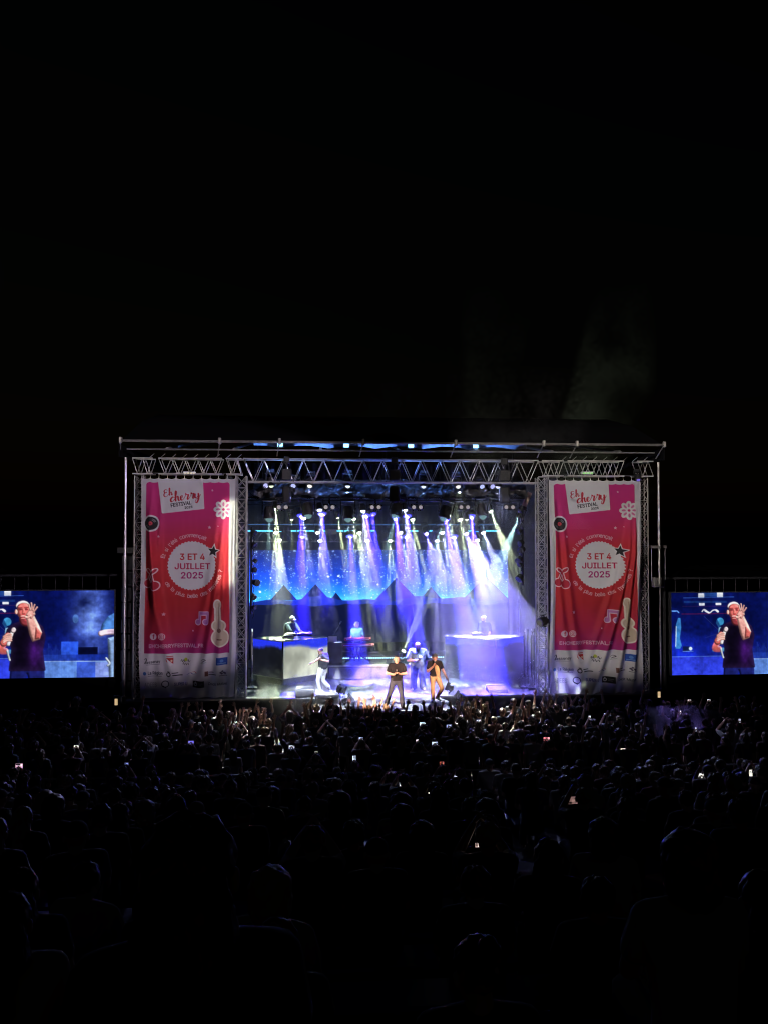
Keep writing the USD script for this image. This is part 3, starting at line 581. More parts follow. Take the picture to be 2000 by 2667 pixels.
    p.im = Image.fromarray(np.clip(canvas, 0, 255).astype(np.uint8))
    im = np.asarray(p.im.filter(ImageFilter.GaussianBlur(1.6))).astype(float); soft = np.asarray(p.im.filter(ImageFilter.GaussianBlur(11))).astype(float); hh, ww = im.shape[:2]
    yy, xx = np.mgrid[:hh, :ww] / 3.0; n = meshkit.fbm(np.stack([xx / 9, yy / 9, xx * 0], -1), 4, 31)[..., None]; n2 = meshkit.fbm(np.stack([xx / 40, yy / 40, xx * 0], -1), 3, 12)[..., None]
    im = (im * (.62 + .62 * n) + .35 * (im - soft) * (im.mean(-1, keepdims=True) > 90) + .22 * soft) * (.72 + .5 * n2) * (1 - .10 * ((xx * 1.3).astype(int) % 2)[..., None])
    p.im = Image.fromarray(np.clip(im, 0, 255).astype(np.uint8)).filter(ImageFilter.GaussianBlur(.8)); p.d = ImageDraw.Draw(p.im, 'RGBA'); return p
relay = draw_relay()
VELVET = pbr('black_velvet', (.004, .004, .005), .95, specular_ior_level=.05)
RELAY = print_screen('relay_picture', .92)
def side_screen(label, x0, z1, w):
    h = w * 215 / 390; y = 2.0; t = thing('relay_screen', label, 'LED screen'); nu, nv = 300, 170
    u, v = np.meshgrid(np.linspace(0, 1, nu), np.linspace(0, 1, nv))
    printed('picture', np.stack([x0 + w * u, y + 0 * u, z1 - h * v], -1), relay, nu, nv, RELAY, t)
    part(t, 'cabinet', box((x0 - .04, y + .02, z1 - h - .04), (x0 + w + .04, y + .2, z1 + .04)), BLACK)
    for k in range(12):
        x = x0 + .2 + k * (w - .4) / 11; part(t, 'hanger', tube((x, y + .1, z1 + .02), (x, y + .1, z1 + .5), .018), BLACK_METAL)
    part(t, 'hanging_beam', tube((x0 - .3, y + .1, z1 + .55), (x0 + w + .3, y + .1, z1 + .55), .05), BLACK_METAL)
    for x in (x0 - .15, x0 + w + .15): part(t, 'post', tube((x, y + .3, 0), (x, y + .3, z1 + .6), .06), BLACK_METAL)
    part(t, 'skirt', box((x0 - .1, y + .1, .3), (x0 + w + .1, y + .16, z1 - h - .1)), VELVET)
aR = at(1748, 1541, y=2.0); aL = at(298, 1538, y=2.0); W_ = 390 * 29.5 / FOC * .985
side_screen('relay screen left of the stage showing the waving singer, cut by the photo edge', aL[0] - W_, aL[2], W_)
side_screen('relay screen right of the stage showing the singer waving and blue floor', aR[0], aR[2] - .05, W_)

# ------------------------------------------------------------------ stage lights
PALE, PALEB, DEEP, TEAL, COLD = (.86, 1.0, .60), (.58, .60, 1.0), (.025, .012, 1.0), (.42, .75, .78), (.85, .9, 1.0)
PW = 11.0
def lamp_at(px, py, y, dx, dy, col, power, half, kind, label, **kw):
    return beam_lamp(at(px, py, y=y), (dx, dy, -1), col, power * PW * (.72 if col[1] > .5 else 1), half, label, kind=kind, **kw)
G1, G2, G3 = 'pale beam lights of the upper row', 'pale beam lights along the cyan truss', 'pale beam lights of the lowest row'
ordn = ('first', 'second', 'third', 'fourth', 'fifth', 'sixth', 'seventh', 'eighth', 'ninth', 'tenth')
up_row = [(719, 1326, .06, PALE, 'fan'), (833, 1328, .10, PALEB, 'fan'), (946, 1331, .08, PALEB, 'fan'), (1054, 1329, .10, PALEB, 'fan'), (1277, 1331, .34, PALE, 'fan')]
for i, (px, py, dx, c, k) in enumerate(up_row):
    lamp_at(px, py, MID_Y - .35, dx, -.32, c, 900, 8.5, k, f'bright pale beam light of the upper row, {ordn[i]} from the left', group=G1)
mid_row = [(791, 1350, .12, PALEB, 'fan'), (921, 1351, .10, PALE, 'split'), (1074, 1353, .12, PALE, 'split'), (1168, 1342, .14, PALE, 'fan'), (1198, 1353, .16, PALE, 'split')]
for i, (px, py, dx, c, k) in enumerate(mid_row):
    lamp_at(px, py, 5.0, dx, -.30, c, 650, 8.0, k, f'pale beam light hanging just above the cyan truss, {ordn[i]} from the left', group=G1)
low1 = [(719, 1387, .02, PALE, 'fan'), (827, 1387, .02, PALE, 'fan'), (936, 1387, .14, PALE, 'fan'), (1043, 1387, .16, PALEB, 'fan'), (1151, 1387, .24, PALEB, 'fan'), (1258, 1387, .36, PALEB, 'fan')]
for i, (px, py, dx, c, k) in enumerate(low1):
    lamp_at(px, py, UP_Y - .35, dx, -.35, c, 700 if i < 4 else 800, 9.0 if i < 4 else 11.5, k, f'pale beam light clamped on the cyan glowing truss, {ordn[i]} from the left', group=G2)
low2 = [(728, 1406, .08, PALE, None), (834, 1408, .08, PALEB, 'split'), (957, 1408, .12, PALEB, 'split'), (1016, 1408, .03, PALE, 'split'), (1138, 1408, .08, PALEB, 'split'), (1243, 1406, .16, PALE, 'split')]
for i, (px, py, dx, c, k) in enumerate(low2):
    lamp_at(px, py, UP_Y - .5, dx, -.35, c, 560 if i < 4 else 700, 10.0 if i < 4 else 12.0, k if i < 4 else 'fan', f'pale beam light hanging lowest below the cyan truss, {ordn[i]} from the left', group=G3)
lamp_at(1214, 1390, UP_Y - .4, .34, -.62, (.22, .17, 1.0), 800, 17, None, 'violet flood lamp under the cyan truss lighting the smoke before the right booth')
lamp_at(1110, 1390, UP_Y - .4, .22, -.55, (.18, .14, 1.0), 420, 15, None, 'violet flood lamp under the cyan truss lighting the smoke right of the middle')
GW = 'round blue wash lights'
def wash(px, py, y, dx, power, label, half=5.5):
    M = frame((dx, -.42, -1)); M[3, :3] = at(px, py, y=y)
    t = thing('wash_light', label, 'stage light', GW, mat=M)
    part(t, 'head', lathe([(.05, .22), (.16, .19), (.205, .08), (.21, 0), (.20, -.01)], 18), BLACK, 40)
    part(t, 'lens', lathe([(.185, .0), (.185, -.02), (.02, -.035)], 18), glow('blue_wash_lens', (.05, .04, 1.0), .9) if 'w' not in _lens else L + 'blue_wash_lens'); _lens.setdefault('w', 1)
    for r_, n in ((.0, 1), (.07, 6), (.135, 11)):
        for k in range(n):
            a_ = k * 2 * math.pi / n; c = lathe([(.022, 0), (.022, -.012), (.006, -.02)], 8); c.apply_translation((r_ * math.cos(a_), r_ * math.sin(a_), -.03)); part(t, 'led', c, glow('blue_led', (.16, .17, 1.0), 2.2) if 'l' not in _lens else L + 'blue_led'); _lens.setdefault('l', 1)
    part(t, 'yoke', join([box((-.26, -.03, .05), (-.23, .03, .36)), box((.23, -.03, .05), (.26, .03, .36)), box((-.26, -.04, .34), (.26, .04, .38))]), BLACK_METAL)
    spotlight(t, -.07, DEEP, power * 14 * PW, half, .05, .5)
for i, (px, py, y, dx, pw) in enumerate([(785, 1342, 4.4, -.0, 420), (839, 1337, 4.4, .05, 420), (954, 1342, 4.4, .12, 900), (969, 1338, 4.6, .10, 300), (1031, 1345, 4.4, .06, 1500), (1060, 1343, 4.4, .08, 500), (1160, 1352, 4.4, .12, 1100), (1226, 1343, 4.4, .06, 1100)]):
    wash(px, py, y, dx, pw, f'blue wash light of the upper row, {ordn[i]} from the left')
for i, (px, py, dx, pw) in enumerate([(788, 1396, .03, 800), (912, 1396, .05, 900), (1058, 1396, .05, 600), (1182, 1396, .10, 800)]):
    wash(px, py, UP_Y - .4, dx, pw, f'blue wash light hanging under the cyan truss, {ordn[i]} from the left')
for i, (px, py, tgt, pw) in enumerate(((880, 1347, (930, 1640, 5.6), 1500), (760, 1352, (765, 1625, 5.0), 1100), (1215, 1352, (1258, 1622, 5.0), 1100))):
    p0, p1 = at(px, py, y=4.2), at(tgt[0], tgt[1], y=tgt[2]); beam_lamp(p0, p1 - p0, PALE, pw * PW * (.3, .05, .06)[i], 5.5, 'pale beam light of the upper row aimed at the ' + ('keyboard player', 'left DJ', 'right DJ')[i], G1, None, lens=6, size=.8)
# big dark moving heads with a weak teal beam
GB = 'big black moving heads under the bunched drape'
for i, (px, py, dx, dy) in enumerate([(702, 1352, .0, -.2), (803, 1343, .05, -.3), (907, 1352, .02, -.2), (1029, 1343, -.25, -.2), (1155, 1350, -.3, -.2), (1257, 1345, .0, -.25)]):
    p0 = at(px, py, y=3.3)
    t = beam_lamp(p0, (dx, dy, -1), TEAL, (90, 0, 110, 130, 160, 90)[i] * PW, 7, f'big black moving head lamp under the bunched drape, {ordn[i]} from the left', GB, None, 'moving_head', size=1.75, lens=.35)
    part(t, 'clamp', tube((0, 0, .9), (0, 0, 1.5), .04), BLACK_METAL)
t = beam_lamp(at(1350, 1350, y=3.0), (-.42, .1, -1), TEAL, 420 * PW, 9, 'tan lamp hanging alone at the right end of the lamp row', None, None, 'side_light', size=.95, lens=2.0)
part(t, 'hanger', box((-.09, -.06, .5), (.09, .06, 1.1), .02), pbr('tan_metal', (.45, .34, .24), .5))
for i, px in enumerate((736, 858, 978, 1086, 1209, 1326)):
    c = at(px, 1321, y=2.9); t = thing('blinder', f'pair of round clear audience lamps facing the crowd, {ordn[i]} pair from the left', 'blinder lamps', 'paired audience lamps', c)
    part(t, 'case', box((-.24, -.02, -.11), (.24, .12, .11), .03), BLACK)
    for s in (-1, 1):
        d_ = lathe([(.075, 0), (.07, -.02), (.045, -.035), (.012, -.04)], 14); d_.apply_transform(trimesh.transformations.rotation_matrix(math.pi / 2, (-1, 0, 0))); d_.apply_translation((s * .13, -.03, 0))
        d_.vertices[:, 1] = -.03 - np.abs(d_.vertices[:, 1] + .03); part(t, 'reflector_lamp', d_, lens_mat((.75, .66, .68), .42), 40)
    part(t, 'bracket', tube((0, .05, .16), (0, .05, .55), .03), BLACK_METAL)
# roof floodlights
for i, (px, py) in enumerate(((730, 1158), (902, 1160), (1070, 1161), (1238, 1162))):
    b = at(px, py, y=1.0); t = thing('roof_floodlight', f'small cyan floodlight under the roof edge, {ordn[i]} from the left', 'floodlight', 'cyan roof floodlights', b)
    part(t, 'housing', box((-.13, 0, -.09), (.13, .12, .09), .02), BLACK); part(t, 'lens', box((-.10, -.02, -.07), (.10, -.003, .07), .02), glow('roof_lens', (.25, .62, 1.0), 3.5) if 'r' not in _lens else L + 'roof_lens'); _lens.setdefault('r', 1)
    l = UsdLux.SphereLight.Define(stage, str(t.GetPath()) + '/lamp'); l.CreateRadiusAttr(.05); l.CreateNormalizeAttr(True); l.CreateIntensityAttr(150); l.CreateColorAttr(Gf.Vec3f(.12, .30, 1.0)); l.AddTranslateOp().Set(Gf.Vec3d(0, -.1, .0))
    s_ = UsdLux.ShapingAPI.Apply(l.GetPrim()); s_.CreateShapingConeAngleAttr(70); l.AddRotateXYZOp().Set(Gf.Vec3f(112, 0, 0))
# front lamps behind the main truss: dapple of light on the floor, and the warm key light on the singers
for i, (x, dx, dy, c, pw, half) in enumerate([(-1.2, -.02, .16, COLD, 5200, 15), (1.6, -.06, .16, COLD, 5200, 15), (4.4, -.22, .30, (.75, .7, 1), 3600, 14), (-4.0, .06, .32, (.85, 1.0, .7), 3000, 13), (-2.6, -.12, -.20, (1, .95, .86), 3300, 16), (2.9, .10, -.20, (1, .95, .86), 3300, 16), (-3.2, -.25, -.95, (.5, .54, 1), 330, 26), (3.8, .25, -.95, (.5, .54, 1), 330, 26), (-4.2, -.3, -2.6, (.5, .5, 1), 150, 13), (4.2, .25, -2.6, (.5, .5, 1), 150, 13)]):
    beam_lamp((x, 1.9, 9.0), (dx, dy - (.32 if dy > -2 else 0), -1), c, pw * 2.3, half, f'black lamp behind the main truss dappling floor and front rows, {ordn[i]} from left', 'dapple lamps behind the main truss', 'breakup', 'floor_lamp', lens=1.0, size=1.1)
for i, (x, y, tx, ty, tz, c, pw, half) in enumerate([(-11, -34, -.2, -1.0, 2.4, (1, .62, .46), 120000, 1.7), (10, -34, 1.2, .3, 2.4, (1, .62, .44), 62000, 1.6), (15.5, -34.5, -6.8, .9, 7.45, (.92, .78, .98), 9800, 7.4), (-16.5, -34.5, 7.75, .9, 7.45, (1.0, .92, .88), 11500, 7.4), (-20, -34.5, -5.5, .9, 9.7, (1, .88, .78), 1250, 8), (19.5, -34.5, 6, .9, 9.7, (1, .88, .78), 1400, 8), (-6, -34.5, -2.7, 1.3, 2.3, (.86, .95, 1), 42000, 1.5), (6, -34.8, -5.42, .9, 6.9, (.95, 1, .78), 40000, 2.7)]):
    if pw:
        z = 13.0; t = beam_lamp((x, y, z), (tx - x, ty - y, tz - z), c, pw, half, ('warm follow spot on the tower aimed at the middle singer', 'warm follow spot on the tower aimed at the capped singer', 'front light on the tower aimed at the left banner', 'front light on the tower aimed at the right banner', 'front light on the tower aimed at the left half of the roof edge', 'front light on the tower aimed at the right half of the roof edge', 'cool follow spot on the tower aimed at the left singer', 'front light on the tower throwing a pale streak on the left banner')[i], None, 'slit' if i == 7 else None, 'follow_spot', size=2.2, lens=1.0)
for i, x in enumerate((-21.0, 21.0)):
    box_truss('light_tower', ('left', 'right')[i] + ' lattice tower behind the bleachers carrying the front lights', (x, -35.4, 0), (x, -35.4, 13.4), .5, 14, ALU, .03, None, 'cross', (1, 0, 0), 'truss tower')
box_truss('light_bridge', 'long lattice truss behind the viewer from which the front lights hang', (-21.3, -35.4, 13.75), (21.3, -35.4, 13.75), (.6, .5), 40, ALU, .03)
for y, z, lb in ((5.1, 8.42, 'thin black lighting bar across the stage above the cyan truss'), (3.4, 9.3, 'thin black lighting bar across the stage above the moving heads'), (2.95, 8.62, 'thin black lighting bar carrying the paired audience lamps')):
    t = thing('lighting_bar', lb, 'lighting bar'); part(t, 'pipe', tube((-5.2, y, z), (5.9, y, z), .028, 8), BLACK_METAL)
    for x in (-4.6, .3, 5.3): part(t, 'wire', tube((x, y, z), (x, y, 10.6), .008, 5), BLACK_METAL)
# beams escaping upwards behind the roof
beam_lamp((4.2, 10.6, .75), (.12, -.0, 1), (.7, .85, .55), 1800, 6, 'beam light behind the stage pointing straight up', None, None, 'sky_beam', lens=1.0)
beam_lamp((6.2, 10.8, .75), (.42, .0, 1), (.7, .85, .55), 5000, 8, 'beam light behind the stage pointing up to the right', None, None, 'sky_beam', lens=1.0)

# ------------------------------------------------------------------ things on the stage
def on(px, py, z=FLOOR): return at(px, py, z=z)
PANEL = pbr('led_panel_face', (.22, .23, .20), .45, 0, .15, 3.0)
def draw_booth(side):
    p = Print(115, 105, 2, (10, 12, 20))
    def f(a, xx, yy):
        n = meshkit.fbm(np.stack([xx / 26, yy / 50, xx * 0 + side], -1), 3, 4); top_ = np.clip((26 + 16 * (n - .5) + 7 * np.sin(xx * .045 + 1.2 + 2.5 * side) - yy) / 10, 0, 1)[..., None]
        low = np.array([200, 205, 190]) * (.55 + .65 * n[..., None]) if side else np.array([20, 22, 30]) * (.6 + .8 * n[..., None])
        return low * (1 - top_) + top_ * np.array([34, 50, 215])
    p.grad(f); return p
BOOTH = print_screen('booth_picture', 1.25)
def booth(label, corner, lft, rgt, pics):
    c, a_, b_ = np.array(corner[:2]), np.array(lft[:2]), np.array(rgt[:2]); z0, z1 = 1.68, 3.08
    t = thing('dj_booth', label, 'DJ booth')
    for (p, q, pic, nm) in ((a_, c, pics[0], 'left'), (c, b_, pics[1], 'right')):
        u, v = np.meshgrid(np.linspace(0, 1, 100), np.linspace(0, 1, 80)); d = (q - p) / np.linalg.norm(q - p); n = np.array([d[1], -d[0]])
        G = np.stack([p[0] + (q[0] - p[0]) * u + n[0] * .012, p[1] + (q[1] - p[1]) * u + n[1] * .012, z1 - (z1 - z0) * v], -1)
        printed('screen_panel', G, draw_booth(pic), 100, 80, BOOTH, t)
        Q = np.array([p, q, q - n * .08, p - n * .08]); part(t, 'panel_back', _prism_at(Q, z0, z1), BLACK)
        Q2 = np.array([p - n * .15 + d * .1, q - n * .15 - d * .1, q - n * .25 - d * .1, p - n * .25 + d * .1]); part(t, 'plinth', _prism_at(Q2, FLOOR + .003, z0 - .003), BLACK)
        part(t, 'edge', tube((*p, z1 + .012), (*q, z1 + .012), .016), ALU); part(t, 'lower_edge', tube((*p, z0 - .012), (*q, z0 - .012), .016), ALU)
    part(t, 'corner_post', tube((*c, z0 - .02), (*c, z1 + .02), .03), BLACK_METAL)
    Q = np.array([a_ + (0, .1), c + (0, .14), b_ + (0, .1), b_ + (-.1, .9), a_ + (.1, .9)]); part(t, 'table_top', _prism_at(Q, z1 - .10, z1 - .05), BLACK)
    return t
def _prism_at(Q, z0, z1):
    m = prism(shapely.Polygon(Q), z1 - z0); m.apply_translation((0, 0, z0)); return m
cL, cR = at(737, 1700, y=3.3), at(1290, 1700, y=3.3)
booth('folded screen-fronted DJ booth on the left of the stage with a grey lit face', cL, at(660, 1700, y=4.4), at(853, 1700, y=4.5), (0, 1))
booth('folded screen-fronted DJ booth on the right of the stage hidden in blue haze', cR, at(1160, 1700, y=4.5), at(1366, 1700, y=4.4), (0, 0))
def turntable(label, pos, s=1.0):
    t = thing('turntable', label, 'turntable', None, pos)
    part(t, 'base', box((-.23 * s, -.17, 0), (.23 * s, .17, .09), .015), BLACK); d_ = lathe([(.16, 0), (.16, .02), (.02, .025)], 20); d_.apply_translation((-.03, 0, .095)); part(t, 'platter', d_, WHITE_PLASTIC)
    part(t, 'tone_arm', path_tube([(.17, .11, .13), (.16, -.02, .125), (.10, -.08, .12)], .008), ALU)
turntable('pale lit turntable at the left end of the left booth', at(757, 1657, y=4.3)); turntable('dark turntable under the hands of the left DJ', at(795, 1655, y=4.5), 1.2)
turntable('turntable on the right booth beside the flat bright tray', at(1243, 1655, y=4.3))
t = thing('tray', 'flat bright white-lit tray on the corner of the right booth', 'tray', None, at(1290, 1661, y=3.9)); part(t, 'plate', box((-.6, -.25, 0), (.6, .25, .035), .012), WHITE_PLASTIC); part(t, 'foot', box((-.1, -.1, -.08), (.1, .1, -.002)), BLACK)
t = thing('folded_cloth', 'stack of pale cloths on the left booth in front of the DJ', 'cloth', None, at(752, 1663, y=4.15)); part(t, 'lower_fold', box((-.24, -.12, 0), (.24, .12, .07), .03), WHITE_PLASTIC); part(t, 'upper_fold', box((-.2, -.10, .073), (.2, .10, .14), .03), WHITE_PLASTIC)

# keyboards on a crossed stand
kb = at(932, 1672, y=5.2); kz = kb[2]
t = thing('keyboard_stand', 'black crossed metal stand carrying two keyboards', 'stand', None, (kb[0], 5.3, 0))
for s in (-1, 1):
    for y in (-.12, .12): part(t, 'leg', tube((-.52 * s, y, RISER + .02), (.45 * s, y, kz - .22), .018), BLACK_METAL)
for y in (-.14, .14): part(t, 'top_bar', tube((-.5, y, kz - .2), (.5, y, kz - .2), .018), BLACK_METAL)
part(t, 'upper_arm', join([tube((s * .4, .12, kz - .2), (s * .4, .16, kz + .08), .015) for s in (-1, 1)]), BLACK_METAL)
for nm, w, z, y in (('upper dark red keyboard, the shorter one', 1.1, kz + .02, .05), ('lower dark red keyboard, the longer one', 1.34, kz - .2, -.05)):
    k_ = thing('keyboard', nm + ' on the crossed stand', 'keyboard', None, (kb[0], 5.3 + y, z))
    part(k_, 'case', box((-w / 2, -.16, .02), (w / 2, .16, .12), .015), RED_KEYS)
    for i in range(24): part(k_, 'key', box((-w / 2 + .08 + i * (w - .16) / 24, -.155 - .03, .06), (-w / 2 + .08 + (i + .86) * (w - .16) / 24, -.165, .085)), WHITE_PLASTIC)
    part(k_, 'label_plate', box((-.16, -.168, .03), (.16, -.1605, .05)), WHITE_PLASTIC)
t = thing('microphone_stand', 'thin boom microphone stand left of the keyboards', 'microphone stand', None, (at(868, 1700, y=5.1)[0], 5.1, RISER))
part(t, 'pole', tube((0, 0, 0), (0, 0, 1.15), .012), BLACK_METAL); part(t, 'boom', tube((0, 0, 1.12), (.28, -.05, 1.62), .009), BLACK_METAL); part(t, 'microphone', tube((.26, -.05, 1.6), (.33, -.06, 1.72), .024, 8, .03), GREY_METAL)
for k in range(3): part(t, 'leg', tube((0, 0, .1), (.28 * math.cos(k * 2.1), .28 * math.sin(k * 2.1), 0), .01), BLACK_METAL)
t = thing('laptop', 'pale laptop on a black case beside the keyboards', 'laptop', None, at(867, 1672, y=5.0)); part(t, 'screen', box((-.17, 0, 0), (.17, .012, .23), .004), WHITE_PLASTIC); part(t, 'keyboard_half', box((-.17, .02, 0), (.17, .25, .015), .004), BLACK)
lz = at(867, 1672, y=5.0); t = thing('equipment_case', 'tall black equipment case between left booth and keyboards', 'case', None, (lz[0], 5.1, RISER)); part(t, 'body', box((-.38, -.22, 0), (.38, .3, lz[2] - RISER - .012), .02), BLACK)
for s in (-1, 1): part(t, 'corner', tube((s * .38, -.23, .01), (s * .38, -.23, lz[2] - RISER - .02), .012), GREY_METAL)
# light strip and curved rails on the riser
t = thing('light_strip', 'long row of small cyan-white lamps along the back of the riser', 'light strip')
a_, b_ = at(888, 1715, y=5.75), at(1156, 1715, y=5.75)
part(t, 'bar', box((a_[0], 5.76, a_[2] - .05), (b_[0], 5.84, a_[2] + .05), .01), BLACK)
SL = glow('strip_lamp', (.38, .78, 1.0), 3.0)
for k in range(58): x = a_[0] + (b_[0] - a_[0]) * (k + .5) / 58; part(t, 'lamp_cell', box((x - .022, 5.735, a_[2] - .026), (x + .022, 5.757, a_[2] + .026), .008), SL)
for i, px in enumerate((890, 992)):
    c = at(px, 1720, y=5.0); t = thing('tube_hoop', ('left', 'right')[i] + ' thin bent metal hoop standing on the riser', 'hoop'); part(t, 'tube', path_tube(curve([(c[0] - .3, 5.0, RISER), (c[0] - .28, 5.0, RISER + .35), (c[0] - .1, 5.0, RISER + .5), (c[0] + .35, 5.0, RISER + .5)] if i == 0 else [(c[0] + .2, 5.0, RISER), (c[0] + .16, 5.0, RISER + .25), (c[0] - .1, 5.0, RISER + .42), (c[0] - .5, 5.0, RISER + .44)], 5), .014), ALU)
# bright beam light on the riser pointing up
t = beam_lamp(at(1050, 1697, y=5.0), (.42, -.12, 1), PALE, 520 * PW, 7, 'bright pale beam light standing on the riser pointing up to the right', None, 'split', 'floor_beam', lens=30, size=.9)
part(t, 'floor_stand', tube((0, 0, .5), (.2, .0, .9), .05), BLACK_METAL)

# front of stage boxes, monitors, floor lamps
PURPLE_BOX = pbr('painted_box', (.20, .20, .26), .5, 0, .15, 2.0)
def road_box(label, lo, hi, name='speaker_box', cat='speaker', grille=True):
    t = thing(name, label, cat); part(t, 'body', box(lo, hi, .02), PURPLE_BOX)
    if grille: part(t, 'grille', box((lo[0] + .06, lo[1] - .012, lo[2] + .06), (hi[0] - .06, lo[1] - .003, hi[2] - .06)), pbr('grille', (.08, .08, .12), .6) if 'g' not in _lens else L + 'grille'); _lens.setdefault('g', 1)
    for s in (lo[0] + .02, hi[0] - .02): part(t, 'edge', tube((s, lo[1], lo[2] + .02), (s, lo[1], hi[2] - .02), .014), ALU_DULL)
b0, b1 = at(769, 1795, y=.4), at(817, 1815, y=.4)
road_box('blue-lit speaker box on top of the bigger box at the left stage edge', (b0[0], .3, b1[2]), (b1[0], .9, b0[2]))
b2, b3 = at(769, 1816, y=.3), at(820, 1850, y=.3)
road_box('bigger blue-lit speaker box standing on the ground at the left stage edge', (b2[0], .2, .02), (b3[0], 1.0, b1[2] - .004))
f0, f1 = at(822, 1812, y=.2), at(884, 1850, y=.2)
t = thing('stage_step_frame', 'open metal framed step unit in front of the left singer', 'step frame'); zt_ = f0[2]
part(t, 'top', box((f0[0], .2, zt_ - .05), (f1[0], 1.05, zt_)), ALU_DULL); part(t, 'back_panel', box((f0[0] + .06, .9, .5), (f1[0] - .06, .95, zt_ - .06)), PURPLE_BOX)
for x in (f0[0] + .03, f1[0] - .03):
    for y in (.25, 1.0): part(t, 'leg', tube((x, y, 0), (x, y, zt_ - .052), .03), ALU)
part(t, 'shelf_bar', tube((f0[0], .22, zt_ - .42), (f1[0], .22, zt_ - .42), .03), ALU)
m0, m1 = at(1270, 1790, y=1.7), at(1320, 1806, y=1.7)
t = thing('monitor_wedge', 'low dark monitor speaker on the right front of the stage floor', 'monitor speaker')
Q = trimesh.Trimesh(np.array([[m0[0], 1.5, FLOOR + .003], [m1[0], 1.5, FLOOR + .003], [m1[0], 2.1, FLOOR + .003], [m0[0], 2.1, FLOOR + .003], [m0[0], 1.6, m0[2] - .08], [m1[0], 1.6, m0[2] - .08], [m1[0], 2.0, m0[2]], [m0[0], 2.0, m0[2]]])).convex_hull
part(t, 'body', Q, BLACK); part(t, 'edge', tube((m0[0], 2.0, m0[2] + .01), (m1[0], 2.0, m0[2] + .01), .014), ALU_DULL)
def par_lamp(px, py, y, d, label, lit, s=1.0):
    M = frame(d); M[3, :3] = at(px, py, y=y); t = thing('front_lamp', label, 'stage lamp', 'square lamps along the front of the stage', mat=M)
    part(t, 'case', box((-.17 * s, -.17 * s, 0), (.17 * s, .17 * s, .26 * s), .03), BLACK)
    part(t, 'barn_door', box((-.2 * s, .17 * s, -.14 * s), (.2 * s, .185 * s, .02)), BLACK_METAL); part(t, 'barn_door', box((-.2 * s, -.185 * s, -.14 * s), (.2 * s, -.17 * s, .02)), BLACK_METAL)
    part(t, 'lens', box((-.14 * s, -.14 * s, -.02), (.14 * s, .14 * s, -.003), .008), lens_mat((.9, .9, 1.0), lit))
    Mi = np.linalg.inv(np.asarray(M)); foot = np.array([M[3, 0], M[3, 1] + .06, .0 if y < 1.1 else FLOOR, 1]) @ Mi
    part(t, 'stand', tube((0, 0, .26 * s), tuple(foot[:3]), .025), BLACK_METAL)
par_lamp(890, 1796, .5, (.5, .75, -.15), 'square lamp on a stand right of the left singer, uppermost of three', 1.2, .72)
par_lamp(905, 1822, .0, (.4, .9, .3), 'square black lamp in the middle of the left group at the thrust', .2, .78)
par_lamp(912, 1841, -.4, (.3, .9, .3), 'square black lamp lowest of the left group at the thrust', .2, .8)
par_lamp(1168, 1789, 1.5, (-.9, .25, .35), 'square lamp with lit lens at the hand of the capped singer', 3.0, .68)
par_lamp(1196, 1814, .4, (-.4, .9, .3), 'square black lamp above the crowd right of the thrust', .2, .72)
par_lamp(1213, 1835, -.1, (-.4, .9, .3), 'square black lamp low above the crowd right of the thrust', .2, .74)
# vertical lamp posts at both sides
def lamp_post(px, pyt, pyb, y, label, bright):
    a_, b_ = at(px, pyt, y=y), at(px, pyb, y=y); t = thing('light_post', label, 'light post', None, (a_[0], y, 0))
    h0 = max(b_[2], FLOOR + .02); part(t, 'post', tube((0, 0, h0), (0, 0, a_[2]), .02, 8), ALU_DULL if bright else BLACK_METAL); part(t, 'foot', box((-.2, -.2, h0 - .015), (.2, .2, h0 + .04), .01), BLACK)
    part(t, 'cap', lathe([(.028, a_[2] - .003), (.032, a_[2] + .05), (.012, a_[2] + .10)], 10), WHITE_PLASTIC if bright else BLACK, 40)
    part(t, 'batten', box((-.05, -.03, h0 + .4), (-.023, .03, a_[2] - .15), .006), BLACK_METAL)
for i, (px, b, y, lab) in enumerate(((646, 0, 2.0, 'black light post at the left edge of the stage opening'), (657, 1, 2.2, 'pale edged light post beside the black post at the left'), (1366, 1, 2.4, 'pale light post right of the right booth, leftmost of four'), (1374, 0, 2.8, 'dark light post right of the right booth, second of four'), (1385, 1, 2.2, 'pale light post right of the right booth, third of four'), (1391, 0, 2.6, 'dark light post right of the right booth, fourth of four'))):
    lamp_post(px, 1645, 1792, y, lab, b)
# side clusters of dark fixtures on the inner towers
def cluster(label, x, y, z0, z1, s, n):
    t = thing('fixture_cluster', label, 'light cluster'); q = random.Random(n)
    part(t, 'pole', tube((x, y, z0 - .3), (x, y, z1 + .3), .04), BLACK_METAL)
    for k in range(n):
        z = z0 + (z1 - z0) * (k + q.uniform(-.35, .35)) / (n - 1); fs = q.uniform(.55, 1); c = lathe([(.05 * fs, .25 * fs), (.12 * fs, .2 * fs), (.14 * fs, 0), (.02, -.01)], 12); M = frame((s * q.uniform(.5, 1), q.uniform(-.8, -.2), q.uniform(-.6, .2))); M[3, :3] = (x + s * .18 + q.uniform(-.06, .06), y - .15, z); part(t, 'fixture', placed(c, M), BLACK, 40)
        part(t, 'arm', tube((x, y, z), (x + s * .18, y - .12, z + .05), .02), GREY_METAL)
        part(t, 'cable', path_tube(curve([(x, y - .08, z), (x + s * .12, y - .2, z - .22), (x + s * .05, y - .1, z - .4)], 4), .012, 5), RUBBER)
cluster('cluster of dark lamps and cables hanging beside the inner right tower', 5.35, 2.0, 5.6, 8.0, -1, 8)
cluster('cluster of dark lamps and cables beside the inner left tower', -4.72, 2.0, 4.6, 7.2, 1, 7)
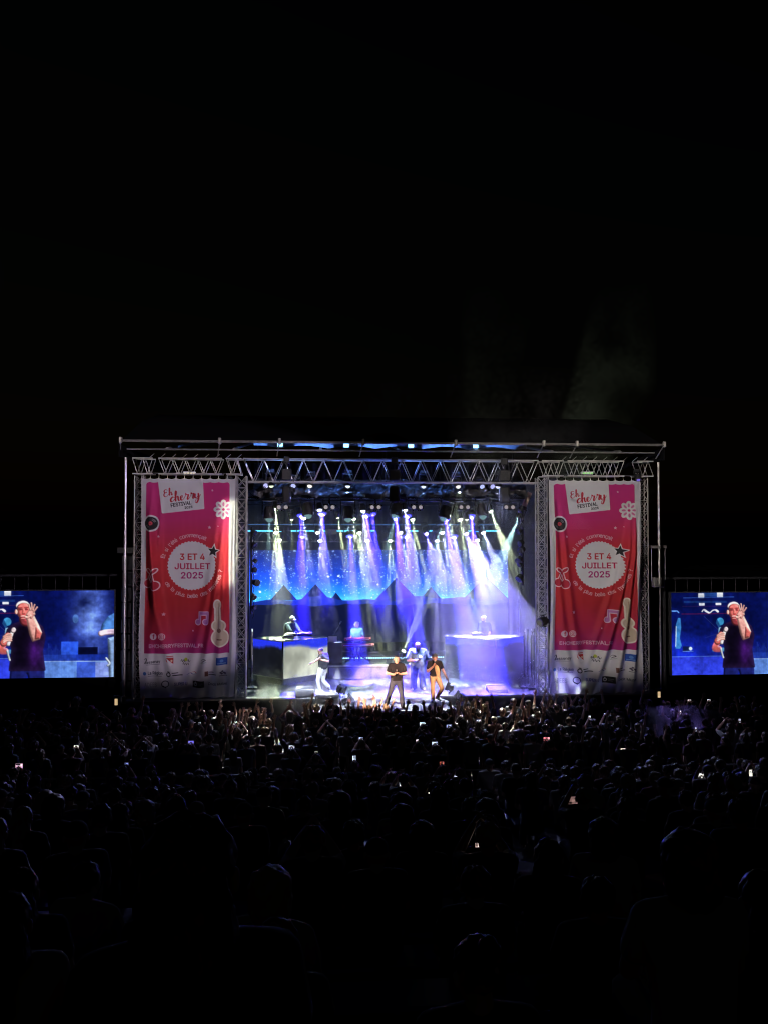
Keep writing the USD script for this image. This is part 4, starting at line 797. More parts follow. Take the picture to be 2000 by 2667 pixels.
c0 = at(1405, 1622, y=1.0); t = beam_lamp(c0, (-.8, -.5, -.2), (1, .95, .8), 0, 8, 'black lamp head clamped on the inner right tower above the light posts', None, None, 'clamped_lamp', size=1.3, lens=.1)
t = thing('speaker_tower', 'black column of speakers and scaffold left of the left banner', 'speaker column')
xa, xb = at(315, 1600, y=1.6)[0], at(345, 1600, y=1.6)[0]
for k in range(9): part(t, 'cabinet', box((xa + .02 * (k % 2), 1.6, 1.45 + k * .56), (xb, 2.3, 1.98 + k * .56), .03), BLACK)
part(t, 'frame_bar', box((xa - .12, 1.5, 6.55), (xb + .1, 1.62, 6.75)), BLACK_METAL); part(t, 'frame_rail', tube((xb + .03, 1.55, .1), (xb + .03, 1.55, 6.5), .03), ALU_DULL)
t = thing('fixture_rack', 'small open metal rack with two posts right of the right banner', 'rack'); a_, b_ = at(1696, 1428, y=1.2), at(1732, 1512, y=1.2)
for x in (a_[0], (a_[0] + b_[0]) / 2 + .05, b_[0]): part(t, 'post', tube((x, 1.2, b_[2]), (x, 1.2, a_[2]), .02), ALU_DULL)
part(t, 'top_plate', box((a_[0] - .03, 1.1, a_[2]), (b_[0] + .03, 1.35, a_[2] + .1)), GREY_METAL); part(t, 'lamp_body', box((a_[0] + .05, 1.12, b_[2] - .25), (b_[0] - .05, 1.4, b_[2] + .12), .03), GREY_METAL); part(t, 'upright', tube((b_[0] - .16, 1.3, .1), (b_[0] - .16, 1.3, b_[2] - .253), .03), ALU)
for i, (px, py) in enumerate(((303, 1828), (1716, 1809))):
    b = at(px, py, y=1.0); t = thing('service_lamp', ('warm lit service lamp at the foot of the left speaker column', 'warm lit service lamp at the foot of the right roof pole')[i], 'lamp', None, b)
    part(t, 'case', box((-.12, 0, -.2), (.12, .1, .2), .02), BLACK); part(t, 'pane', box((-.05, -.015, -.12), (.05, -.003, .10), .004), lens_mat((1.0, .72, .38), .55)); part(t, 'bracket', tube((0, .1, 0), (0, .3, -.8), .025), BLACK_METAL)
# fabric hung cables by the left tower
t = thing('hanging_cable', 'pale knotted cable hanging between left tower and stage', 'cable'); x = at(638, 1500, y=1.1)[0]
part(t, 'cord', path_tube(curve([(x, 1.1, 8.2), (x + .02, 1.1, 6), (x - .03, 1.12, 4.2), (x + .05, 1.1, 3.9), (x - .04, 1.1, 3.4), (x + .02, 1.1, 2)], 5), .016, 5), ALU_DULL)

# ------------------------------------------------------------------ people
_ico = {d: np.array(trimesh.creation.icosphere(d, 1.0).vertices) for d in (1, 2)}
def blob(*balls, d=1):
    return Manifold.hull_points(np.vstack([_ico[d] * r + np.asarray(c, float) for c, r in balls]))
def solid(bits, edge=None, it=0):
    m = Manifold.batch_boolean(bits, OpType.Add)
    if edge: m = m.refine_to_length(edge)
    q = m.to_mesh(); t = trimesh.Trimesh(q.vert_properties[:, :3], q.tri_verts)
    if it: trimesh.smoothing.filter_taubin(t, .5, .53, it)
    return t
A = np.array
def lerp(a, b, t): return A(a) + (A(b) - A(a)) * t
STAND = dict(hipL=(-.09, 0, .93), hipR=(.09, 0, .93), knL=(-.10, .0, .50), knR=(.10, .0, .50), anL=(-.10, .03, .09), anR=(.10, .03, .09), waist=(0, 0, 1.08), chest=(0, .0, 1.30),
             shL=(-.185, .01, 1.45), shR=(.185, .01, 1.45), neck=(0, .0, 1.50), head=(0, -.02, 1.66), elL=(-.24, .02, 1.17), elR=(.24, .02, 1.17), wrL=(-.25, -.06, .92), wrR=(.25, -.06, .92), fwd=(0, -1, 0), toeL=(0, -1, 0), toeR=(0, -1, 0))
def hand(wr, d, palm, s=1.0, curl=.35, side=1):
    """Palm and five fingers from the wrist along d; the palm faces 'palm'."""
    d = A(d) / np.linalg.norm(d); pn = A(palm, float) - d * np.dot(palm, d); pn /= np.linalg.norm(pn) + 1e-9; x = np.cross(d, pn) * side; w = A(wr, float); out = []
    k = [w + d * .085 * s + x * o * s for o in (-.032, .032)]
    out.append(blob((w, .023 * s), (k[0], .016 * s), (k[1], .016 * s)))
    for i, (o, ln) in enumerate(((-.034, .062), (-.012, .075), (.011, .072), (.033, .06))):
        b = w + d * .085 * s + x * o * s; m = b + (d * math.cos(curl * .6) + pn * math.sin(curl * .6) + x * o * 2.2) * ln * .55 * s; e = m + (d * math.cos(curl * 1.8) + pn * math.sin(curl * 1.8)) * ln * .5 * s
        out += [blob((b, .0105 * s), (m, .0095 * s)), blob((m, .0095 * s), (e, .008 * s))]
    b = w + d * .03 * s - x * .03 * s; m = b + (d * .6 - x * .75 + pn * .25) * .045 * s; e = m + (d * .85 - x * .3 + pn * .3) * .035 * s
    return out + [blob((b, .013 * s), (m, .011 * s)), blob((m, .011 * s), (e, .009 * s))]
def body_bits(J, b=1.0, belly=1.0, grow=0.0, which='all', sleeve=1.0, leg=1.0, hands=True):
    g = grow; o = []
    if which in ('all', 'top'):
        wl, wr_ = A(J['waist']) + (-.075 * b, 0, 0), A(J['waist']) + (.075 * b, 0, 0); cl, cr = A(J['chest']) + (-.085 * b, 0, 0), A(J['chest']) + (.085 * b, 0, 0); bf = A(J['waist']) + A(J['fwd']) * .05 * (belly - 1) * 3
        hl, hr = lerp(J['waist'], J['hipL'], .8), lerp(J['waist'], J['hipR'], .8)
        o += [blob((hl, .105 * b + g), (hr, .105 * b + g), (wl, .10 * b + g), (wr_, .10 * b + g), (bf, .115 * b * belly + g)), blob((wl, .10 * b + g), (wr_, .10 * b + g), (bf, .11 * b * belly + g), (cl, .115 * b + g), (cr, .115 * b + g)),
              blob((cl, .112 * b + g), (cr, .112 * b + g), (J['shL'], .062 * b + g), (J['shR'], .062 * b + g), (lerp(J['neck'], J['chest'], .15), .07 + g))]
        for s in 'LR':
            e = lerp(J['sh' + s], J['el' + s], min(1, sleeve)); o.append(blob((J['sh' + s], .060 * b + g), (e, (.060 - .016 * min(1, sleeve)) * b + g * 1.6)))
            if sleeve > 1: o.append(blob((J['el' + s], .044 * b + g), (lerp(J['el' + s], J['wr' + s], sleeve - 1), .034 * b + g * 1.4)))
    if which in ('all', 'legs'):
        o.append(blob((J['hipL'], .10 * b + g), (J['hipR'], .10 * b + g), (lerp(J['hipL'], J['waist'], .35), .10 * b + g), (lerp(J['hipR'], J['waist'], .35), .10 * b + g)))
        for s in 'LR':
            o.append(blob((J['hip' + s], .094 * b + g), (J['kn' + s], .060 * b + g))); o.append(blob((J['kn' + s], .060 * b + g), (lerp(J['kn' + s], J['an' + s], .3), .060 * b + g), (lerp(J['kn' + s], J['an' + s], leg), .042 * b + g * 1.8)))
    if which == 'all':
        for s in 'LR':
            o.append(blob((J['el' + s], .044 * b), (lerp(J['el' + s], J['wr' + s], .3), .045 * b), (J['wr' + s], .029 * b)))
            t = A(J['toe' + s], float); an = A(J['an' + s]); o.append(blob((an, .045), (an + t * .13 + (0, 0, -.055), .03), (an - t * .04 + (0, 0, -.055), .03)))
            if hands:
                d = A(J['wr' + s]) - A(J['el' + s]); d = d / np.linalg.norm(d); hd = J.get('hd' + s, d); o += hand(J['wr' + s], hd, J.get('palm' + s, (0, -1, 0)), 1.0, J.get('curl' + s, .35), 1 if s == 'L' else -1)
        h, f = A(J['head'], float), A(J['fwd'], float); f = f / np.linalg.norm(f); up = A(J.get('up', (0, 0, 1)), float); sd = np.cross(f, up)
        o += [blob((J['neck'], .062), (h - up * .06, .052)), blob((h + up * .02 - f * .012, .094), (h + up * .015 + f * .012, .088), d=2), blob((h + f * .02, .078), (h + f * .038 - up * .085, .048), (h + f * .01 - up * .07 + sd * .03, .045), (h + f * .01 - up * .07 - sd * .03, .045)),
              blob((h + f * .092 + up * .015, .012), (h + f * .112 - up * .022, .015)), blob((h + f * .082 + up * .03 + sd * .035, .014), (h + f * .082 + up * .03 - sd * .035, .014)), blob((h + f * .083 - up * .058 + sd * .018, .011), (h + f * .083 - up * .058 - sd * .018, .011)),
              blob((h + sd * .092 - up * .005, .018), (h + sd * .096 - up * .03 - f * .01, .014)), blob((h - sd * .092 - up * .005, .018), (h - sd * .096 - up * .03 - f * .01, .014))]
    return o
def hair_bits(J, kind):
    h, f = A(J['head'], float), A(J['fwd'], float); f /= np.linalg.norm(f); up = A(J.get('up', (0, 0, 1)), float); sd = np.cross(f, up)
    cap = blob((h + up * .027 - f * .016, .099), (h + up * .02 + f * .006, .094), d=2)
    if kind == 'stubble': n = up * .75 - f * .5; n /= np.linalg.norm(n); return [cap.trim_by_plane(n, float(n @ (h + up * .045)))]
    n = up * .55 - f * .8; n /= np.linalg.norm(n); base = cap.trim_by_plane(n, float(n @ (h - f * .005)))
    if kind == 'short': return [base]
    if kind == 'long': return [base, blob((h - f * .035 + up * .02, .093), (h - f * .065 - up * .13 + sd * .045, .07), (h - f * .065 - up * .13 - sd * .045, .07)), blob((h - f * .06 - up * .1, .085), (h - f * .075 - up * .3, .075))]
    if kind == 'bun': return [base, blob((h + up * .11 - f * .07, .048))]
    if kind == 'tail': return [base, blob((h + up * .06 - f * .10, .035), (h - up * .02 - f * .16, .035)), blob((h - up * .02 - f * .16, .036), (h - up * .2 - f * .13, .02))]
    if kind == 'big': return [base, blob((h + up * .04 - f * .03, .125), (h - up * .05 - f * .05, .12))]
    if kind == 'cap':
        c = blob((h + up * .034, .100), (h + up * .03 - f * .02, .100), d=2); c = c.trim_by_plane(up.tolist(), float(up @ (h + up * .028)))
        return [c, blob((h + up * .035 + f * .08 + sd * .06, .009), (h + up * .035 + f * .08 - sd * .06, .009), (h + up * .03 + f * .165 + sd * .04, .008), (h + up * .03 + f * .165 - sd * .04, .008))]
def person(root, J, hair='short', b=1.0, belly=1.0, skin=SKIN, shirt=None, legs=None, shoes=None, hair_mat=HAIR, sleeve=.6, fine=True, coat=.012, face=True, beard=None, trouser=.016):
    e, it = (.022, 6) if fine else (.05, 2)
    part(root, 'body', solid(body_bits(J, b, belly), e, it), skin, True)
    if shirt is not None: part(root, 'jacket' if sleeve > 1 else 'shirt', solid(body_bits(J, b, belly, coat, 'top', sleeve), e * 1.2, it), shirt, True)
    if legs is not None: part(root, 'trousers', solid(body_bits(J, b, belly, trouser, 'legs'), e * 1.3, it), legs, True)
    if shoes is not None:
        for s in 'LR':
            an, t = A(J['an' + s], float), A(J['toe' + s], float); part(root, 'shoe', solid([blob((an + (0, 0, -.02), .054), (an + t * .15 + (0, 0, -.05), .042), (an - t * .05 + (0, 0, -.05), .042))], e, 2), shoes, True)
    hb = hair_bits(J, hair)
    if hb:
        hm = solid(hb, .014 if hair != 'cap' else e, 1)
        if hair not in ('cap', 'stubble'):
            hv = np.array(hm.vertices); hm.vertices = hv + np.asarray(hm.vertex_normals) * ((meshkit.fbm(hv * A((38, 38, 14)), 3, len(hair)) - .45) * .05)[:, None]
        part(root, {'cap': 'cap'}.get(hair, 'hair'), hm, hair_mat, True)
    h, f = A(J['head'], float), A(J['fwd'], float); f /= np.linalg.norm(f); up = A(J.get('up', (0, 0, 1)), float); sd = np.cross(f, up)
    if beard is not None: part(root, 'beard', solid([blob((h + f * .05 - up * .085, .05), (h + f * .015 - up * .06 + sd * .045, .042), (h + f * .015 - up * .06 - sd * .045, .042))], e, 2), beard, True)
    if face:
        for s in (-1, 1): part(root, 'eye', solid([blob((h + f * .086 + sd * s * .034 + up * .008, .0105))]), EYE_DARK)
        part(root, 'mouth', solid([blob((h + f * .09 - up * .058 + sd * .022, .006), (h + f * .09 - up * .058 - sd * .022, .006), (h + f * .093 - up * .062, .006))]), LIP)
    return root
def pose(**k): J = dict(STAND); J.update(k); return J
TEE_BLACK, JEANS, TEE_GREY, TEE_BLUE, JEANS_BLUE = pbr('black_tee', (.012, .011, .013), .85, specular_ior_level=.1), pbr('dark_jeans', (.035, .04, .055), .8, 0, .3, 8, specular_ior_level=.15), pbr('grey_tee', (.03, .03, .04), .85, specular_ior_level=.15), pbr('bluegrey_tee', (.09, .13, .20), .85), pbr('blue_jeans', (.05, .08, .18), .8, 0, .3, 8)
PALE_TROUSERS, TAN_CLOTH, SHOE_WHITE, SHOE_DARK, TEAL_TEE, NAVY_COAT = pbr('pale_trousers', (.55, .55, .54), .8, 0, .1), pbr('tan_cloth', (.36, .22, .11), .6, 0, .25, 10), pbr('white_shoe', (.75, .75, .75), .5, 0, .05), pbr('dark_shoe', (.05, .045, .045), .5), pbr('teal_tee', (.05, .16, .20), .85), pbr('navy_jacket', (.02, .035, .07), .8, specular_ior_level=.15)
WHITE_HAIR, WHITE_CAP, BLACK_CAP = pbr('grey_hair', (.5, .46, .42), .6, 0, .2, 30), pbr('white_cap', (.7, .7, .68), .7, 0, .05), pbr('black_cap', (.03, .03, .03), .7)
def microphone(label, p, q):
    t = thing('microphone', label, 'microphone'); p, q = A(p, float), A(q, float); d = (q - p) / np.linalg.norm(q - p)
    part(t, 'handle', tube(p, p + (q - p) * .78, .014, 8, .019), BLACK_METAL); part(t, 'grille', solid([blob((p + (q - p) * .87, .027))]), ALU_DULL, True)
def stand_at(px, py, z=FLOOR): p = at(px, py, z=z); return (p[0], p[1], z + .004)
# singer in the middle
c = stand_at(1033, 1845); t = thing('person', 'man in black T-shirt and dark jeans standing legs apart at the front of the thrust', 'person', None, c)
J = pose(hipL=(-.09, 0, .90), hipR=(.09, 0, .90), knL=(-.24, -.05, .49), knR=(.15, -.06, .49), anL=(-.36, .02, .09), anR=(.20, .0, .09), toeL=(-.5, -.85, 0), toeR=(.45, -.9, 0), waist=(0, .0, 1.06), chest=(.0, .0, 1.28), shL=(-.20, .0, 1.42), shR=(.20, .0, 1.42), neck=(.0, .0, 1.47), head=(.0, -.02, 1.63),
         elL=(-.31, -.02, 1.16), elR=(.31, -.02, 1.15), wrL=(-.12, -.25, 1.16), wrR=(.09, -.26, 1.18), hdL=(.6, -.3, .7), hdR=(-.6, -.3, .5), palmL=(.8, -.2, -.3), palmR=(-.8, -.2, -.3), curlL=.9, curlR=.5)
person(t, J, 'stubble', 1.12, 1.10, SKIN, TEE_BLACK, JEANS, SHOE_DARK, HAIR)
part(t, 'belt', solid([blob(((-.09, 0, .99), .128), ((.09, 0, .99), .128)).trim_by_plane((0, 0, 1), .97).trim_by_plane((0, 0, -1), -1.005)]), BLACK)
microphone('microphone in the hands of the man in black T-shirt', A(c) + (-.10, -.29, 1.12), A(c) + (-.02, -.30, 1.34))
# big man in blue-grey
c = stand_at(1088, 1797); t = thing('person', 'big bald man in blue-grey T-shirt and wide jeans standing behind the other singers', 'person', None, c)
J = pose(hipL=(-.11, 0, .92), hipR=(.11, 0, .92), knL=(-.15, -.02, .50), knR=(.15, -.02, .50), anL=(-.17, .02, .09), anR=(.19, .02, .09), toeL=(-.4, -.9, 0), toeR=(.4, -.9, 0), shL=(-.24, .01, 1.42), shR=(.24, .01, 1.42), elL=(-.37, -.04, 1.12), elR=(.36, .02, 1.12), wrL=(-.10, -.27, 1.13), wrR=(.40, -.08, .88), hdL=(1, -.2, .1), palmL=(0, .6, 1), palmR=(-1, 0, 0), head=(0, -.02, 1.64))
person(t, J, 'stubble', 1.42, 1.22, SKIN, TEE_BLUE, JEANS_BLUE, SHOE_WHITE, WHITE_HAIR, .75, coat=.03, trouser=.035, beard=WHITE_HAIR)
part(t, 'shirt_print', solid([blob(((.06, -.235, 1.24), .07))]), pbr('pale_print', (.5, .6, .6), .8))
microphone('microphone held at the belly of the big man in blue-grey', A(c) + (-.02, -.32, 1.12), A(c) + (.12, -.36, 1.28))
# capped singer
c = stand_at(1131, 1829); t = thing('person', 'man in black cap and tan trousers singing with one arm held out down', 'person', None, c)
J = pose(hipL=(-.06, 0, .86), hipR=(.10, .0, .87), knL=(-.07, -.06, .46), knR=(.24, -.16, .50), anL=(-.04, .04, .09), anR=(.12, .10, .15), toeL=(-.3, -.9, 0), toeR=(.6, -.7, -.25), waist=(.03, .0, 1.01), chest=(.02, .02, 1.22), shL=(-.17, .0, 1.36), shR=(.20, .02, 1.35), neck=(.02, .0, 1.41), head=(.01, -.04, 1.555),
         elL=(-.24, -.05, 1.07), elR=(.30, .0, 1.09), wrL=(-.07, -.22, 1.27), wrR=(.42, -.06, .86), hdL=(.4, -.2, .9), palmL=(.8, 0, 0), curlL=1.2, palmR=(-1, -.3, 0))
person(t, J, 'cap', 1.0, 1.0, SKIN_DARK, TEE_BLACK, TAN_CLOTH, SHOE_WHITE, BLACK_CAP)
part(t, 'shirt_panel', solid([blob(((.06, -.035, 1.20), .105), ((.10, -.03, 1.02), .105), ((.09, -.03, .93), .10))], .03, 4), TAN_CLOTH, True)
microphone('microphone at the mouth of the man in black cap', A(c) + (-.06, -.23, 1.28), A(c) + (.0, -.17, 1.47))
# left singer
c = stand_at(838, 1803); t = thing('person', 'man in dark T-shirt and pale trousers singing with bent knees on the left', 'person', None, c)
J = pose(hipL=(-.02, -.06, .84), hipR=(.08, .08, .84), knL=(-.14, -.16, .46), knR=(.05, .02, .42), anL=(-.07, -.04, .09), anR=(.24, .16, .17), toeL=(-.75, -.6, 0), toeR=(.45, -.6, -.35), waist=(.06, .0, .98), chest=(.08, .0, 1.18), shL=(.0, -.14, 1.34), shR=(.18, .14, 1.33), neck=(.06, -.02, 1.38), head=(-.05, -.08, 1.51), fwd=(-.62, -.75, -.25),
         elL=(-.16, -.22, 1.22), elR=(.24, -.06, 1.13), wrL=(-.33, -.28, 1.13), wrR=(-.02, -.24, 1.22), hdL=(-.9, -.2, -.35), palmL=(0, -.5, -1), hdR=(-.6, -.2, .6), palmR=(-.5, -.8, 0), curlR=1.2)
person(t, J, 'stubble', 1.0, 1.0, SKIN, TEE_GREY, PALE_TROUSERS, SHOE_DARK, HAIR)
microphone('microphone at the mouth of the man in pale trousers', A(c) + (-.03, -.28, 1.24), A(c) + (-.13, -.20, 1.42))
# musicians on the riser
p = at(763, 1612, y=5.0); c = (p[0], 5.0, RISER); t = thing('person', 'DJ in white cap and dark jacket leaning over the turntable of the left booth', 'person', None, c)
hz = p[2] - RISER
J = pose(head=(0, -.14, hz), neck=(-.06, -.06, hz - .16), fwd=(.75, -.6, -.3), shL=(-.22, -.10, hz - .24), shR=(.08, .08, hz - .22), chest=(-.12, .0, hz - .38), waist=(-.14, .02, hz - .62), hipL=(-.20, 0, .92), hipR=(-.05, .02, .92), knL=(-.2, 0, .5), knR=(-.05, 0, .5), anL=(-.2, .03, .09), anR=(-.05, .03, .09), elL=(-.10, -.30, hz - .47), elR=(.24, -.10, hz - .45), wrL=(.16, -.42, hz - .52), wrR=(.42, -.34, hz - .56), hdL=(1, -.2, -.2), palmL=(0, 0, -1), palmR=(0, 0, -1))
person(t, J, 'cap', 1.1, 1.0, SKIN, NAVY_COAT, JEANS, SHOE_DARK, WHITE_CAP, 1.9, coat=.03, beard=HAIR)
part(t, 'headphones', solid([blob((A(J['head']) + (.07, .06, 0), .035)), blob((A(J['head']) + (-.07, -.09, -.02), .035))]), BLACK)
p = at(930, 1627, y=5.75); c = (p[0], 5.75, RISER); hz = p[2] - RISER; t = thing('person', 'keyboard player in teal T-shirt with tied-up hair behind the keyboards', 'person', None, c)
d_ = hz - 1.66; J = pose(**{k: tuple(A(STAND[k]) + (0, 0, d_)) for k in ('waist', 'chest', 'shL', 'shR', 'neck', 'head')})
J.update(elL=(-.25, -.05, 1.12 + d_), elR=(.25, -.05, 1.12 + d_), wrL=(-.18, -.30, 1.02 + d_), wrR=(.18, -.30, 1.02 + d_), hdL=(.1, -1, -.1), hdR=(-.1, -1, -.1), palmL=(0, 0, -1), palmR=(0, 0, -1), fwd=(.55, -.8, -.1), hipL=(-.09, 0, .9 + d_ * .6), hipR=(.09, 0, .9 + d_ * .6))
person(t, J, 'tail', 1.0, 1.0, SKIN, TEAL_TEE, JEANS, SHOE_DARK, WHITE_HAIR)
p = at(1258, 1612, y=5.0); c = (p[0], 5.0, RISER); hz = p[2] - RISER; t = thing('person', 'bearded DJ in dark blue top behind the right booth in the haze', 'person', None, c); d_ = hz - 1.66
J = pose(**{k: tuple(A(STAND[k]) + (0.05, 0, d_)) for k in ('waist', 'chest', 'shL', 'shR', 'neck')})
J.update(head=(0, -.05, hz), elL=(-.20, -.12, 1.14 + d_), elR=(.28, -.05, 1.14 + d_), wrL=(-.16, -.36, 1.04 + d_), wrR=(.16, -.34, 1.02 + d_), hdL=(-.1, -1, -.1), hdR=(-.3, -1, -.1), palmL=(0, 0, -1), palmR=(0, 0, -1), fwd=(-.6, -.75, -.35))
person(t, J, 'stubble', 1.0, 1.0, SKIN, NAVY_COAT, JEANS, SHOE_DARK, WHITE_HAIR, 1.0, coat=.02, beard=HAIR)
# guard in front of the stage
p = at(861, 1826, y=-1.15); t = thing('person', 'dark broad security man standing before the step frame facing the crowd', 'person', None, (p[0], -1.15, 0)); d_ = p[2] - 1.66
J = pose(**{k: tuple(A(STAND[k]) + (0, 0, d_)) for k in ('waist', 'chest', 'shL', 'shR', 'neck', 'head')}); J.update(elL=(-.30, .05, 1.2 + d_), elR=(.30, .05, 1.2 + d_), wrL=(-.18, -.2, 1.15), wrR=(.18, -.2, 1.15), palmL=(0, 0, -1), palmR=(0, 0, -1))
person(t, J, 'short', 1.25, 1.0, SKIN_DARK, TEE_BLACK, JEANS, SHOE_DARK, HAIR, 1.0)

# ------------------------------------------------------------------ the audience
COATS = cloth_random('crowd_shirts', [(.03, .03, .035), (.05, .05, .06), (.02, .025, .05), (.10, .10, .11), (.06, .03, .03), (.03, .05, .05), (.25, .24, .23), (.04, .035, .05)])
PANTS = cloth_random('crowd_trousers', [(.02, .02, .03), (.04, .05, .08), (.03, .03, .03)])
HAIRS = cloth_random('crowd_hair', [(.03, .022, .018), (.07, .045, .03), (.13, .09, .05), (.04, .03, .03), (.24, .18, .11), (.04, .033, .028)], .42)
SKINS = cloth_random('crowd_skin', [(.42, .26, .19), (.36, .22, .16), (.46, .30, .23), (.22, .12, .08)], .5)
stage.CreateClassPrim('/World/audience_kinds')
def kind_of(name, J, hair, **kw):
    r = UsdGeom.Xform.Define(stage, '/World/audience_kinds/' + name)
    person(r, J, hair, skin=SKINS, shirt=COATS, legs=PANTS, hair_mat=HAIRS if hair != 'cap' else COATS, fine=False, face=False, **kw); return name
back = dict(fwd=(0, 1, 0), toeL=(0, 1, 0), toeR=(0, 1, 0), head=(0, .02, 1.66))
def bp(**k): J = pose(**back); J.update(k); return J
ARMS_UP = dict(elL=(-.30, .10, 1.62), elR=(.30, .10, 1.62), wrL=(-.24, .16, 1.88), wrR=(.26, .16, 1.88), palmL=(0, 1, 0), palmR=(0, 1, 0), curlL=.15, curlR=.15)
PHONE_UP = dict(elL=(-.22, .22, 1.42), elR=(.22, .22, 1.42), wrL=(-.07, .36, 1.63), wrR=(.07, .36, 1.63), palmL=(1, 0, 0), palmR=(-1, 0, 0))
kinds = {}
kinds['standing_short'] = kind_of('standing_short', bp(), 'short'); kinds['standing_long'] = kind_of('standing_long', bp(), 'long', b=.9); kinds['standing_cap'] = kind_of('standing_cap', bp(fwd=(.3, .95, 0)), 'cap', b=1.1)
kinds['standing_tail'] = kind_of('standing_tail', bp(fwd=(-.4, .9, 0)), 'tail', b=.9); kinds['both_arms'] = kind_of('both_arms', bp(**ARMS_UP), 'short'); kinds['both_arms_long'] = kind_of('both_arms_long', bp(**ARMS_UP), 'long', b=.9)
kinds['one_arm'] = kind_of('one_arm', bp(elR=(.28, .12, 1.63), wrR=(.34, .16, 1.90), palmR=(0, 1, 0), curlR=.1), 'short'); kinds['left_arm'] = kind_of('left_arm', bp(elL=(-.24, .16, 1.64), wrL=(-.14, .20, 1.92), palmL=(0, 1, 0), curlL=.1), 'bun', b=.9)
kinds['clapping'] = kind_of('clapping', bp(elL=(-.27, .2, 1.55), elR=(.27, .2, 1.55), wrL=(-.05, .26, 1.78), wrR=(.05, .26, 1.78), palmL=(1, 0, 0), palmR=(-1, 0, 0)), 'long', b=.9); kinds['phone'] = kind_of('phone', bp(**PHONE_UP), 'short')
SIT = dict(hipL=(-.09, 0, .50), hipR=(.09, 0, .50), knL=(-.12, .42, .50), knR=(.12, .42, .50), anL=(-.12, .40, .09), anR=(.12, .40, .09), waist=(0, -.01, .66), chest=(0, .02, .88), shL=(-.185, .03, 1.03), shR=(.185, .03, 1.03), neck=(0, .02, 1.08), head=(0, .04, 1.24), elL=(-.24, .1, .78), elR=(.24, .1, .78), wrL=(-.12, .3, .66), wrR=(.12, .3, .66))
def sp(**k): J = pose(**back); J.update(SIT); J.update(k); return J
for n_, h_, b_, f_ in (('sitting_short', 'short', 1.0, (0, 1, 0)), ('sitting_long', 'long', .9, (.2, 1, 0)), ('sitting_big', 'big', .95, (-.1, 1, 0)), ('sitting_cap', 'cap', 1.1, (.1, 1, 0)), ('sitting_bun', 'bun', .9, (-.3, .95, 0))): kinds[n_] = kind_of(n_, sp(fwd=f_), h_, b=b_)
kinds['sitting_phone'] = kind_of('sitting_phone', sp(elL=(-.22, .25, 1.0), elR=(.22, .25, 1.0), wrL=(-.06, .36, 1.22), wrR=(.06, .36, 1.22), palmL=(1, 0, 0), palmR=(-1, 0, 0)), 'short')
LOOK = {'standing_short': 'short-haired spectator standing with arms down', 'standing_long': 'long-haired spectator standing with arms down', 'standing_cap': 'spectator in a cap standing', 'standing_tail': 'spectator with ponytail standing', 'both_arms': 'short-haired spectator raising both arms', 'both_arms_long': 'long-haired spectator raising both arms', 'one_arm': 'short-haired spectator raising the right arm', 'left_arm': 'spectator with a bun raising the left arm', 'clapping': 'long-haired spectator clapping overhead', 'phone': 'spectator holding up a lit phone with both hands',
        'sitting_short': 'short-haired spectator sitting', 'sitting_long': 'long-haired spectator sitting', 'sitting_big': 'spectator with bushy hair sitting', 'sitting_cap': 'spectator in a cap sitting', 'sitting_bun': 'spectator with a bun sitting', 'sitting_phone': 'sitting spectator holding up a lit phone'}
def zone(x, y):
    sd = 'on the left' if x < -3.5 else ('in the middle' if x < 4 else 'on the right')
    if y > -3.2: return 'in the front rows before the stage ' + sd
    if y > -6.4: return 'in the dark standing crowd ' + sd
    return ('on the upper bleachers ' if y < -15.5 else 'on the lower bleachers ') + ('left of the aisle' if x < .9 else 'right of the aisle')
ORD = 'first second third fourth fifth sixth seventh eighth ninth tenth eleventh twelfth thirteenth fourteenth fifteenth sixteenth seventeenth eighteenth nineteenth twentieth'.split()
ORD += ['twenty-' + o for o in ORD[:9]] + ['thirtieth'] + ['thirty-' + o for o in ORD[:9]]
def seat_name(q_):
    """Row and place of a seated spectator as one would count them in the picture."""
    row = int((BY - q_[1]) / TREAD); mates = sorted(a[0] for a in people if int((BY - a[1]) / TREAD) == row and a[1] < BY and -40 < shows((a[0], a[1], 1.2 + ground_z(a[1])))[0] < 2040)
    i = min(range(len(mates)), key=lambda k: abs(mates[k] - q_[0])) if mates else 0
    return f'{LOOK[q_[2]]}, {ORD[min(i, 38)]} from left in the {ORD[row]} bleacher row'
def spectator(kind, x, y, z, s, rz, label=None):
    p = UsdGeom.Xform.Define(stage, numbered('/World/spectator')); p.AddTranslateOp().Set(Gf.Vec3d(x, y, z)); p.AddRotateZOp().Set(rz); p.AddScaleOp().Set(Gf.Vec3f(s))
    pr = p.GetPrim(); pr.GetReferences().AddInternalReference('/World/audience_kinds/' + kind); pr.SetInstanceable(True)
    lb = LOOK[kind] + ' ' + zone(x, y)
    return tag(pr, label or lb, 'person', lb.replace('spectator', 'spectators') if not label else ('seated spectators on the bleachers' if 'bleacher row' in label else None))
